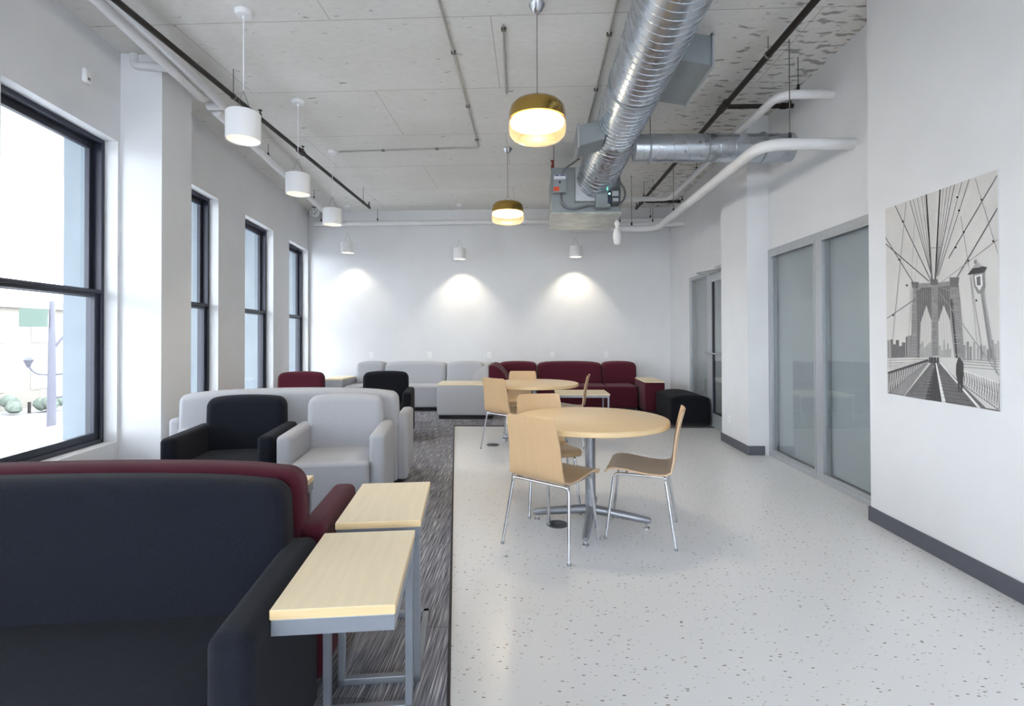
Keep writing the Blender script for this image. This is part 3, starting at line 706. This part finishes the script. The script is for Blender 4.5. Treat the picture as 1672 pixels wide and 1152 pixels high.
# heat pump unit
UX0, UX1, UY0, UY1, UZ0, UZ1 = .255, 1.11, 6.3, 7.2, 2.81, 3.40
t = thing('air_handler', 'suspended grey air handling unit at the end of the spiral duct', 'air handler', ((UX0+UX1)/2, (UY0+UY1)/2, UZ0)); O3 = ((UX0+UX1)/2, (UY0+UY1)/2, UZ0)
bm = nb(); box(bm, UX0, UX1, UY0, UY1, UZ0+.03, UZ1, .008); box(bm, UX0-.004, UX1+.004, UY0-.004, UY0+.02, UZ0+.03, UZ0+.055); obj('cabinet', rel(bm, O3), 'unit', t)
bm = nb(); box(bm, UX0-.01, UX1+.01, UY0-.01, UY1+.02, UZ0, UZ0+.032, .004); obj('drip_tray', rel(bm, O3), 'galv', t)
bm = nb(); box(bm, .545, 1.04, 6.22, 6.30, 2.955, 3.385, .004); obj('duct_collar', rel(bm, O3), 'alu', t)
bm = nb(); box(bm, .272, .432, 6.2, 6.3, 3.065, 3.285, .006); cb = obj('control_box', rel(bm, O3), 'unit', t)
bm = nb(); box(bm, .280, .424, 6.196, 6.2, 3.225, 3.280); obj('box_label', rel(bm, O3), 'labelw', cb)
bm = nb(); box(bm, .286, .345, 6.192, 6.196, 3.262, 3.276); box(bm, .355, .418, 6.192, 6.196, 3.262, 3.276); obj('label_print', rel(bm, O3), 'labelb', cb)
bm = nb(); box(bm, .275, .345, 6.196, 6.2, 3.080, 3.130); obj('warning_sticker', rel(bm, O3), 'orange', cb)
bm = nb(); lathe(bm, [(.013, 0), (.013, -.02), (.001, -.02)], (.352, 6.2, 3.185), 14, axis='y'); obj('knob', rel(bm, O3), 'plinth', cb, True)
bm = nb(); box(bm, .785, .945, 6.13, 6.23, 2.86, 3.03, .005); box(bm, .78, .955, 6.12, 6.2, 2.855, 2.89, .004); obj('junction_box', rel(bm, O3), 'unit', t)
bm = nb(); box(bm, .925, .965, 6.12, 6.135, 2.90, 3.05, .002); p_ = obj('status_panel', rel(bm, O3), 'navyp', t)
bm = nb(); lathe(bm, [(.011, 0), (.010, -.006), (.001, -.008)], (.945, 6.12, 3.015), 14, axis='y'); obj('led_light', rel(bm, O3), 'led', p_, True)
bm = nb(); box(bm, .97, 1.075, 6.14, 6.3, 2.90, 3.10, .006); tr = obj('transformer', rel(bm, O3), 'darkgrey', t)
bm = nb(); box(bm, .98, 1.055, 6.13, 6.14, 2.99, 3.05, .002); box(bm, .985, 1.055, 6.125, 6.14, 2.925, 2.965, .004); obj('terminal_plate', rel(bm, O3), 'alu', tr)
for nm, pts in (('flexible_conduit', [(.365, 6.24, 3.065), (.38, 6.22, 2.93), (.46, 6.22, 2.865), (.58, 6.22, 2.87), (.68, 6.22, 2.90), (.79, 6.2, 2.90)]), ('flexible_conduit', [(.38, 6.25, 3.285), (.41, 6.23, 3.36), (.50, 6.2, 3.41), (.58, 6.1, 3.44)]),
                ('flexible_conduit', [(1.04, 6.2, 3.36), (1.07, 6.2, 3.20), (1.15, 6.2, 3.07), (1.14, 6.2, 2.97), (1.09, 6.2, 2.915), (1.02, 6.2, 2.915)])):
    bm = nb(); tube(bm, arcpts(pts, .07, 6), .012, 10); obj(nm, rel(bm, O3), 'flex', t, True)
bm = nb(); lathe(bm, [(.02, 0), (.02, .04), (.01, .05), (.01, .08), (.024, .085), (.024, .1), (.001, .11)], (.268, 6.33, 3.40), 12); obj('valve', rel(bm, O3), 'red', t, True)
for x in (UX0+.03, UX1-.03):
    for y in (UY0+.05, UY1-.05):
        bm = nb(); tube(bm, [(x, y, UZ1-.01), (x, y, 3.699)], .005, 6); obj('hanger_rod', rel(bm, O3), 'rod', t)
t = thing('condensate_trap', 'white insulated condensate trap hanging under the air handling unit corner', 'pipe', (1.12, 6.62, 2.80))
bm = nb(); lathe(bm, [(.02, 0.0), (.035, -.02), (.022, -.10), (.045, -.13), (.058, -.2), (.045, -.29), (.03, -.31), (.001, -.315)], seg=20); obj('insulation', bm, 'pipe', t, True)
bm = nb(); tube(bm, arcpts([(0, 0, -.03), (.0, .0, .02), (0, .3, .02)], .05), .015, 8); obj('drain_tube', bm, 'pipe', t, True)

def pipe(name, label, pts, r, m, rad=.08, hang=(), cat='pipe', clamps=True, top=3.699):
    o0 = Vector(pts[0]); t = thing(name, label, cat, o0)
    bm = nb(); tube(bm, arcpts(pts, rad, 8) if len(pts) > 2 else pts, r, 18); obj('pipe_run', rel(bm, o0), m, t, True)
    for h in hang:
        bm = nb(); tube(bm, [(h[0], h[1], h[2]+r*.9), (h[0], h[1], top)], .004, 6); hr = obj('hanger_rod', rel(bm, o0), 'rod', t)
        bm = nb()
        if m == 'pipe': lathe(bm, [(.012, 0), (.014, .02), (.010, .045)], (h[0], h[1], h[2]+r*.98), 8); obj('hanger_clip', rel(bm, o0), 'plinth', hr)
        else: lathe(bm, [(r+.001, -.008), (r+.006, -.006), (r+.006, .006), (r+.001, .008)], h, 16, axis='y'); obj('hanger_ring', rel(bm, o0), 'rod', hr, True)
    return t, o0
# white insulated pipes, right side
pipe('insulated_pipe', 'lower thick white pipe bending from the right wall toward the unit', [(2.60, 4.15, 2.84), (1.87, 4.15, 2.85), (1.87, 7.6, 2.90), (.6, 7.6, 2.90)], .047, 'pipe', .22, [(2.09, 4.15, 2.85), (1.50, 7.6, 2.90), (1.87, 6.7, 2.88)])
pipe('insulated_pipe', 'upper white pipe bending from the right wall high behind the branch duct', [(2.60, 4.42, 3.37), (2.14, 4.42, 3.38), (2.14, 7.9, 3.42), (.3, 7.9, 3.42)], .037, 'pipe', .16, [(2.30, 4.42, 3.38), (1.75, 7.9, 3.42), (2.14, 6.6, 3.40)])
pipe('insulated_pipe', 'long white pipe along the top of the back wall', [(-4.12, 9.40, 3.43), (2.58, 9.40, 3.43)], .045, 'pipe', .1, [(-3.98, 9.40, 3.43), (-2.9, 9.40, 3.43), (-.2, 9.40, 3.43), (1.55, 9.40, 3.43), (2.2, 9.40, 3.43)])
pipe('insulated_pipe', 'short straight white pipe right of the air handling unit, below long back wall pipe', [(.6, 8.6, 3.18), (2.58, 8.6, 3.18)], .04, 'pipe', .1, [(1.5, 8.6, 3.18), (2.05, 8.6, 3.18)])
# white pipes, window side (parallel to the window wall)
def WL(x, y): return Vector((x, y))
pA0 = Vector((-2.84+.1503*6.2, 3.30-6.2, 3.50)); pA1 = Vector((-3.035, 4.54, 3.50))
pipe('insulated_pipe', 'outer white pipe near the windows ending at the column', [pA0, pA1, (-3.045, 4.62, 3.60)], .037, 'pipe', .05)
pipe('insulated_pipe', 'inner white pipe beside the black pipe, left ceiling', [(-2.755+.1503*6.2, 3.36-6.2, 3.53), (-2.965, 4.74, 3.53), (-3.12, 4.745, 3.53)], .038, 'pipe', .04)
pipe('insulated_pipe', 'white pipe continuing along the windows to the back left corner', [(-3.075, 4.80, 3.50), (-3.73, 9.35, 3.50)], .042, 'pipe', .04, [(-3.27, 6.14, 3.5), (-3.55, 8.1, 3.5)])
pipe('insulated_pipe', 'short white elbow pipe at the top of the left column', [(-3.36, 4.13, 3.699), (-3.36, 4.13, 3.60), (-3.06, 4.13, 3.575)], .033, 'pipe', .05)
# black iron sprinkler pipes
def sprinkler(parent, o0, p, up=True):
    bm = nb(); s = 1 if up else -1
    lathe(bm, [(.014, 0), (.016, s*.03), (.007, s*.035), (.007, s*.06), (.02, s*.062), (.02, s*.066), (.001, s*.066)], p, 12); obj('sprinkler_head', rel(bm, o0), 'blackpipe', parent, True)
t, o0 = pipe('sprinkler_pipe', 'black sprinkler pipe running along the ceiling above the windows', [(-2.57, -3.0, 3.45), (-2.645, 3.22, 3.45), (-2.705, 8.34, 3.45)], .022, 'blackpipe', .01, [(-2.662, 4.4, 3.45), (-2.70, 8.0, 3.45)])
for y in (4.85, 5.8, 8.3): sprinkler(t, o0, (-2.645-.0117*(y-3.22), y, 3.465))
for y in (5.75,):
    bm = nb(); tube(bm, [(-2.674, y-.06, 3.45), (-2.676, y+.06, 3.45)], .034, 14); obj('coupling', rel(bm, o0), 'blackpipe', t, True)
t, o0 = pipe('sprinkler_pipe', 'black sprinkler pipe running under the ceiling on the right side', [(1.96, -3.0, 3.55), (1.91, 3.37, 3.55), (1.86, 9.0, 3.55)], .026, 'blackpipe', .01, [(1.90, 4.1, 3.55), (1.88, 6.3, 3.55), (1.87, 7.8, 3.55)])
sprinkler(t, o0, (1.86, 8.97, 3.57))
for y in (5.02, 8.55):
    bm = nb(); tube(bm, [(1.893-.009*(y-5), y-.09, 3.55), (1.892-.009*(y-5), y+.09, 3.55)], .038, 14); obj('tee_fitting', rel(bm, o0), 'blackpipe', t, True)
for (y, lab) in ((5.02, 'short black branch pipe from the right sprinkler pipe, nearer one'), (8.55, 'short black branch pipe from the right sprinkler pipe, farther one')):
    t, o0 = pipe('branch_pipe', lab, [(1.92, y, 3.55), (2.56 if y < 6 else 2.5, y, 3.545)], .022, 'blackpipe', .01); 
    bm = nb(); tube(bm, [(2.44, y, 3.546), (2.50, y, 3.546)], .03, 12); obj('coupling', rel(bm, o0), 'blackpipe', t, True)
    sprinkler(t, o0, (2.53, y, 3.56))
# thin conduits on the concrete
def conduit(label, pts, clips):
    t = thing('conduit', label, 'conduit', pts[0]); o0 = pts[0]
    bm = nb(); tube(bm, arcpts(pts, .08, 6), .009, 8); obj('conduit_run', rel(bm, o0), 'conduit', t, True)
    for c in clips: bm = nb(); box(bm, c[0]-.02, c[0]+.02, c[1]-.012, c[1]+.012, 3.675, 3.699); obj('clip', rel(bm, o0), 'rod', t)
conduit('thin metal conduit running down mid-ceiling then left to the pendant canopy', [(-.61, -2.5, 3.688), (-.65, 3.6, 3.688), (-.66, 6.36, 3.688), (-2.48, 6.42, 3.688)], [(-.65, 4.2), (-.655, 5.2), (-.66, 6.1), (-1.2, 6.38), (-1.9, 6.40)])
conduit('thin metal conduit on the ceiling just left of the spiral duct', [(.60, -2.5, 3.688), (.615, 3.6, 3.688), (.64, 5.72, 3.688), (.74, 5.80, 3.688)], [(.62, 4.0), (.63, 4.9)])
conduit('short thin conduit under the ceiling near the gold pendants', [(-.21, 3.85, 3.69), (-.24, 4.95, 3.69)], [(-.21, 3.9)])

# small corner fixture and wall detector
t = thing('ceiling_speaker', 'small round white perforated fixture high in the back left corner', 'fixture', (-4.02, 9.2, 3.60))
bm = nb(); lathe(bm, [(.001, -.03), (.07, -.028), (.085, -.01), (.085, .03), (.001, .03)], (0, 0, 0), 24, axis='y'); obj('housing', bm, 'plasticw', t, True)
for k in range(5):
    bm = nb(); a = k*2*PI/5; lathe(bm, [(.012, 0), (.012, -.004), (.001, -.004)], (.045*math.cos(a), -.030, .045*math.sin(a)), 8, axis='y'); obj('port', bm, 'rod', t)
bm = nb(); box(bm, -.03, .03, -.02, .02, .03, .1); obj('mount', bm, 'rod', t)
t = thing('wall_sensor', 'small white sensor on the left wall above nearest window', 'sensor', tuple(W(UW+.0, 4.165, 3.29)), TH)
bm = nb(); rbox(bm, .001, .035, -.035, .035, -.055, .055, .012, None, 3, 3); obj('cover', bm, 'plasticw', t, True)
bm = nb(); box(bm, .035, .037, -.012, .012, -.03, -.01); obj('lens', bm, 'rod', t)

# ================================================================== PENDANTS
def downlight(x, y, zb, h, label, power, first=None):
    if first is None:
        t = thing('pendant_light', label, 'pendant light', (x, y, zb), 0, 'white drum pendant lights'); R_ = .118
        bm = nb(); lathe(bm, [(R_-.006, .004), (R_, .0), (R_, h-.006), (R_-.006, h), (.02, h), (.02, h+.002), (.001, h+.002)], seg=40, cap=False)
        lathe(bm, [(R_-.006, .004), (R_-.008, .06), (.085, .12), (.001, .121)], seg=40, mi=1, cap=False); sh = obj('lamp_shade', bm, ['white', 'reflector'], t, True)
        bm = nb(); lathe(bm, [(.001, .10), (.045, .10), (.05, .118), (.001, .119)], seg=24); obj('bulb', bm, 'bulb', sh, True)
    return t
def pend_hang(t, zb, h, canopy_m='white'):
    L_ = CEIL-zb
    bm = nb(); lathe(bm, [(.001, L_), (.062, L_), (.062, L_-.02), (.05, L_-.034), (.012, L_-.036), (.008, L_-.06), (.001, L_-.06)], seg=28); obj('canopy', bm, canopy_m, t, True)
    bm = nb(); tube(bm, [(0, 0, h+.16), (0, 0, L_-.05)], .004, 8); obj('cord', bm, 'white', t)
    for s in (-1, 1):
        bm = nb(); tube(bm, [(0, 0, h+.165), (s*.06, 0, h)], .0018, 5); obj('suspension_wire', bm, 'rod', t)
rows = [(-2.115, 3.62, 2.745, .205, 'nearest white drum pendant light, by the first window'), (-2.37, 5.03, 2.745, .205, 'second white drum pendant light from the camera, along the windows'),
        (-2.575, 6.43, 2.745, .205, 'third white drum pendant light from the camera, along the windows'), (-3.38, 9.15, 2.83, .20, 'small white pendant light before the back wall, leftmost of three'),
        (-1.31, 9.15, 2.70, .20, 'small white pendant light before the back wall, middle of three'), (.80, 9.15, 2.72, .20, 'small white pendant light before the back wall, rightmost of three')]
for i, (x, y, zb, h, lab) in enumerate(rows):
    t = downlight(x, y, zb, h, lab, 0); pend_hang(t, zb, h)
    t['group'] = 'white drum pendants along the windows' if i < 3 else 'white drum pendants at the back wall'
    ld = bpy.data.lights.new('downlight_lamp', 'SPOT'); ld.spot_size = math.radians(92 if i > 2 else 100); ld.spot_blend = .7; ld.energy = 36 if i > 3 else (17 if i == 3 else 18); ld.color = (1, .90, .70); ld.shadow_soft_size = .04
    lo = bpy.data.objects.new('downlight_lamp', ld); C.objects.link(lo); lo.parent = t; lo.location = (0, 0, .085)
    if i > 2: lo.rotation_euler = (math.radians(12), 0, 0)
for (x, y, zb, lab) in ((.045, 3.62, 2.72, 'gold and glass pendant lamp nearest the camera'), (-.30, 6.42, 2.74, 'gold and glass pendant lamp farther back')):
    t = thing('gold_pendant', lab, 'pendant light', (x, y, zb), 0, 'gold drum pendants over the round tables')
    bm = nb(); R_ = .205
    lathe(bm, [(.001, .262), (.13, .260), (.168, .250), (.190, .225), (.200, .19), (R_, .13), (R_-.003, .13), (.196, .19), (.186, .22), (.165, .242), (.001, .252)], seg=56); obj('lamp_shade', bm, 'gold', t, True)
    bm = nb(); lathe(bm, [(R_, .130), (R_, .06), (.198, .03), (.175, .006), (.14, 0), (.001, 0)], seg=56, cap=False); obj('glass_bowl', bm, 'amber', t, True)
    bm = nb(); lathe(bm, [(.001, .105), (.190, .105), (.196, .12), (.190, .130), (.001, .130)], seg=48); obj('diffuser', bm, 'lampglow', t, True)
    L_ = CEIL-zb
    bm = nb(); lathe(bm, [(.001, L_), (.055, L_), (.06, L_-.015), (.04, L_-.05), (.02, L_-.07), (.001, L_-.075)], seg=24); obj('canopy', bm, 'chrome', t, True)
    bm = nb(); tube(bm, [(0, 0, .33), (0, 0, L_-.06)], .003, 8); obj('cord', bm, 'rod', t)
    bm = nb(); tube(bm, [(-.04, 0, .255), (-.04, 0, .30), (0, 0, .34), (.04, 0, .30), (.04, 0, .255)], .003, 6); obj('hanger_loop', bm, 'chrome', t, True)
    ld = bpy.data.lights.new('pendant_lamp', 'POINT'); ld.energy = 20; ld.color = (1, .92, .78); ld.shadow_soft_size = .1
    lo = bpy.data.objects.new('pendant_lamp', ld); C.objects.link(lo); lo.parent = t; lo.location = (0, 0, .07)

# ================================================================== OUTLETS
for i, (x, lab) in enumerate(((-3.06, 'white wall outlet on back wall, leftmost, above grey sectional'), (-1.94, 'white wall outlet on back wall, second from left, above grey sectional'), (-.80, 'white wall outlet on back wall above the meeting of the sectionals'),
                              (.39, 'white wall outlet on back wall above maroon sectional middle'), (1.40, 'white wall outlet on back wall, rightmost, above maroon sectional'))):
    t = thing('wall_outlet', lab, 'outlet', (x, 9.55, .94), 0, 'outlets on the back wall')
    bm = nb(); box(bm, -.04, .04, -.007, 0, -.06, .06, .003); p_ = obj('cover_plate', bm, 'plasticw', t)
    bm = nb(); box(bm, -.017, .017, -.011, -.006, -.035, .035, .002); obj('socket', bm, 'white', t)
t = thing('wall_outlet', 'white wall outlet low on the right-hand column', 'outlet', (2.355, 6.12, .32), 0)
bm = nb(); box(bm, -.007, 0, -.04, .04, -.06, .06, .003); obj('cover_plate', bm, 'plasticw', t)
bm = nb(); box(bm, -.011, -.006, -.017, .017, -.035, .035, .002); obj('socket', bm, 'white', t)

# ================================================================== POSTER: monochrome picture of a stone suspension bridge
PY0, PY1, PZ0, PZ1 = 3.478, 2.664, .915, 2.151
shades = {'paper': (206, 204, 201), 'k1': (70, 68, 70), 'k2': (108, 106, 107), 'k3': (142, 140, 140), 'k4': (168, 166, 165), 'wht': (228, 227, 225), 'k5': (190, 188, 186)}
for k, c in shades.items(): M['po_'+k] = mat('print_'+k, c, .7, 0, .04 if k == 'paper' else .10, 30 if k != 'paper' else 3)
keys = list(shades); pbm = nb(); layer = [0]
def pq(x, y):
    """picture coordinates (x 75..557, y down) to a point on the print"""
    a = (x-75)/482; a = max(0, min(1, a)); top = 212-167*a; bot = 1003+74*a
    iy = 1/PY0 + a*(1/PY1-1/PY0); vv = max(0, min(1, (bot-y)/(bot-top)))
    return (1/iy, PZ0+vv*(PZ1-PZ0))
def shp(pts, c):
    layer[0] += 1; x = 2.385-.0062-layer[0]*.000012
    poly(pbm, [(x,)+pq(*p) for p in pts], keys.index(c))
def ln(a, b, wd, c):
    layer[0] += 1; x = 2.385-.0062-layer[0]*.000012
    p, q = Vector(pq(*a)), Vector(pq(*b)); d_ = (q-p); 
    if d_.length < 1e-4: return
    n_ = Vector((-d_.y, d_.x)).normalized()*wd*.5
    poly(pbm, [(x, *(p+n_)), (x, *(q+n_)), (x, *(q-n_)), (x, *(p-n_))], keys.index(c))
box(pbm, 2.379, 2.3845, PY1, PY0, PZ0, PZ1, mi=0)
rnd = random.Random(3)
# skyline
x = 78
while x < 180: w_ = rnd.uniform(8, 16); h_ = rnd.uniform(40, 105); shp([(x, 850), (x, 850-h_), (x+w_, 850-h_), (x+w_, 850)], rnd.choice(['k2', 'k3', 'k2'])); x += w_+rnd.uniform(-2, 3)
x = 216
while x < 268: w_ = rnd.uniform(6, 10); h_ = rnd.uniform(25, 70); shp([(x, 848), (x, 848-h_), (x+w_, 848-h_), (x+w_, 848)], 'k4'); x += w_+1
x = 300
while x < 352: w_ = rnd.uniform(6, 10); h_ = rnd.uniform(15, 80); shp([(x, 848), (x, 848-h_), (x+w_, 848-h_), (x+w_, 848)], 'k4'); x += w_+1
x = 400
while x < 556: w_ = rnd.uniform(9, 17); h_ = rnd.uniform(30, 90); shp([(x, 860), (x, 860-h_), (x+w_, 860-h_), (x+w_, 860)], rnd.choice(['k3', 'k4', 'k3'])); x += w_+rnd.uniform(0, 6)
for y_ in (852, 862, 873, 886): ln((78, y_), (250, y_-6), .004, 'k3'); ln((400, y_+2), (557, y_+14), .004, 'k3')
shp([(95, 920), (250, 862), (250, 856), (85, 880)], 'k5')
# tower
def arch(x0, x1, ap, y0=848, n=7):
    cx = (x0+x1)/2; sp = ap+75; L_ = []
    for i in range(n+1): t_ = i/n; L_.append((x0+(cx-x0)*(t_**1.9 if t_ < 1 else 1), sp+(ap-sp)*t_))
    R2 = [(x1-(p[0]-x0), p[1]) for p in reversed(L_[:-1])]
    return [(x0, y0)] + L_ + R2 + [(x1, y0)]
shp([(190, 545), (178, 850), (216, 850), (222, 690), (222, 640), (222, 545)], 'k3')
shp([(222, 545), (222, 700), (247, 626), (272, 700), (272, 545)], 'k2')
shp([(270, 515), (268, 842), (299, 842), (297, 515)], 'k3')
shp([(297, 545), (297, 700), (322, 624), (352, 700), (352, 540)], 'k2')
shp([(350, 540), (348, 690), (366, 850), (410, 850), (388, 540)], 'k3')
shp([(350, 600), (372, 850), (380, 850), (362, 600)], 'k1')
shp([(205, 560), (207, 850), (216, 850), (222, 690), (222, 560)], 'k2')
shp([(184, 526), (188, 552), (214, 552), (216, 526)], 'k2'); shp([(264, 514), (266, 540), (300, 538), (297, 514)], 'k2'); shp([(348, 506), (350, 548), (384, 548), (390, 506)], 'k2')
shp([(214, 532), (214, 552), (266, 548), (266, 530)], 'k3'); shp([(298, 528), (298, 546), (350, 542), (350, 522)], 'k3')
for i in range(24):
    yy = 560+i*12
    for (a, b) in ((182, 216), (270, 297), (352+i*1.4*.5, 388+i*.8)): ln((a, yy), (b-rnd.uniform(0, 14), yy), .0022, rnd.choice(['k2', 'k4', 'k2']))
# cables
ctr = (279, 515)
ln((252, 148), (273, 515), .010, 'k1'); ln((312, 126), (287, 515), .010, 'k1')
for x0, y0 in ((180, 174), (195, 168), (213, 162), (232, 156), (244, 152)):
    ln((x0, y0), (276, 515), .0038 if x0 < 182 else .0026, 'k2')
for x0, y0 in ((342, 120), (358, 113), (374, 108), (326, 122)): ln((x0, y0), (289, 512), .0026 if x0 != 374 else .004, 'k2')
ln((406, 98), (296, 500), .0032, 'k2'); ln((438, 86), (300, 500), .0036, 'k2')
ln((117, 196), (276, 535), .006, 'k2'); ln((165, 180), (88, 900), .0042, 'k3'); ln((75, 335), (192, 528), .006, 'k2'); ln((75, 362), (262, 524), .007, 'k2')
ln((557, 72), (345, 425), .006, 'k2'); ln((557, 212), (374, 518), .007, 'k2'); ln((557, 345), (310, 530), .0036, 'k3'); ln((78, 682), (240, 572), .006, 'k2')
ln((305, 570), (557, 922), .005, 'k3'); ln((463, 84), (557, 405), .003, 'k3'); ln((300, 545), (388, 578), .004, 'k3')
ln((400, 245), (490, 850), .003, 'k3'); ln((430, 430), (470, 850), .003, 'k4'); ln((200, 270), (165, 850), .003, 'k4'); ln((214, 400), (178, 700), .0025, 'k4')
for i in range(9): ln((200+i*9, 560), (196+i*10, 846), .0016, 'k4'); ln((300+i*11, 545), (318+i*13, 848), .0016, 'k4')
for (x0, y0) in ((150, 265), (165, 540), (490, 175), (538, 352), (412, 312), (393, 220), (133, 430), (376, 378), (105, 668), (430, 434), (463, 604), (386, 163)): shp([(x0-4, y0-4), (x0+5, y0-3), (x0+4, y0+5), (x0-4, y0+4)], 'k1')
ln((270, 380), (310, 378), .003, 'k2')
# deck
shp([(150, 1016), (272, 866), (300, 866), (500, 1062), (557, 1070), (557, 1077), (460, 1060)], 'k2')
shp([(240, 1030), (282, 872), (292, 872), (322, 1040)], 'k1')
shp([(312, 1040), (285, 870), (290, 870), (328, 1042)], 'wht')
shp([(463, 1060), (300, 868), (306, 868), (478, 1062)], 'wht')
for i in range(16):
    f = (i/15)**1.8; yy = 885+f*150; ln((272-f*110, yy), (282-f*26, yy+2), .0022, 'k3'); ln((298+f*18, yy), (306+f*140, yy+f*16), .0022, 'k1')
# railings
shp([(80, 915), (80, 1004), (150, 1012), (258, 868), (256, 858)], 'k3')
ln((80, 916), (256, 860), .013, 'k1'); ln((84, 1000), (150, 1012), .006, 'k2')
for i in range(15): f = i/14; xx = 84+f*150; top_ = 916-f*50; bo = 1003-f*118; ln((xx, top_), (xx+8*(1-f), bo), .0045*(1-f*.6), 'k1'); ln((xx+10*(1-f), top_+6), (xx, bo-6), .003, 'wht')
shp([(400, 905), (557, 960), (557, 1075), (400, 960)], 'k5')
ln((395, 900), (557, 957), .008, 'wht'); ln((400, 962), (557, 1070), .006, 'k2')
for i in range(15): f = i/14; xx = 404+f*150; ln((xx, 908+f*50), (min(557, xx+14), 966+f*100), .0035, 'k2'); ln((min(557, xx+14), 908+f*50), (xx, 966+f*100), .0035, 'k2'); ln((xx, 908+f*50), (xx, 968+f*100), .003, 'wht')
# lamp standard
ln((486, 572), (524, 850), .010, 'k3'); ln((494, 572), (545, 915), .006, 'k4')
shp([(449, 490), (455, 545), (470, 575), (490, 578), (502, 545), (498, 485)], 'k3'); shp([(458, 500), (462, 540), (478, 562), (492, 540), (490, 492)], 'wht'); shp([(466, 505), (468, 540), (484, 540), (482, 500)], 'k2')
shp([(427, 496), (450, 466), (485, 458), (512, 463), (498, 486)], 'k1'); shp([(448, 468), (462, 448), (478, 446), (488, 462)], 'k4'); shp([(455, 448), (457, 432), (467, 430), (468, 448)], 'k3')
# distant walkers and the near figure
for x0 in (262, 272, 284, 296): shp([(x0-4, 872), (x0-3, 848), (x0+4, 846), (x0+5, 872)], 'k1')
shp([(380, 862), (384, 850), (392, 848), (397, 860), (404, 872), (407, 915), (404, 950), (400, 996), (394, 998), (392, 955), (389, 998), (383, 995), (380, 950), (374, 920), (375, 880)], 'k1')
po = obj('poster', pbm, ['po_'+k for k in keys]); tag(po, 'unframed black and white poster of a stone suspension bridge on right wall', 'poster')
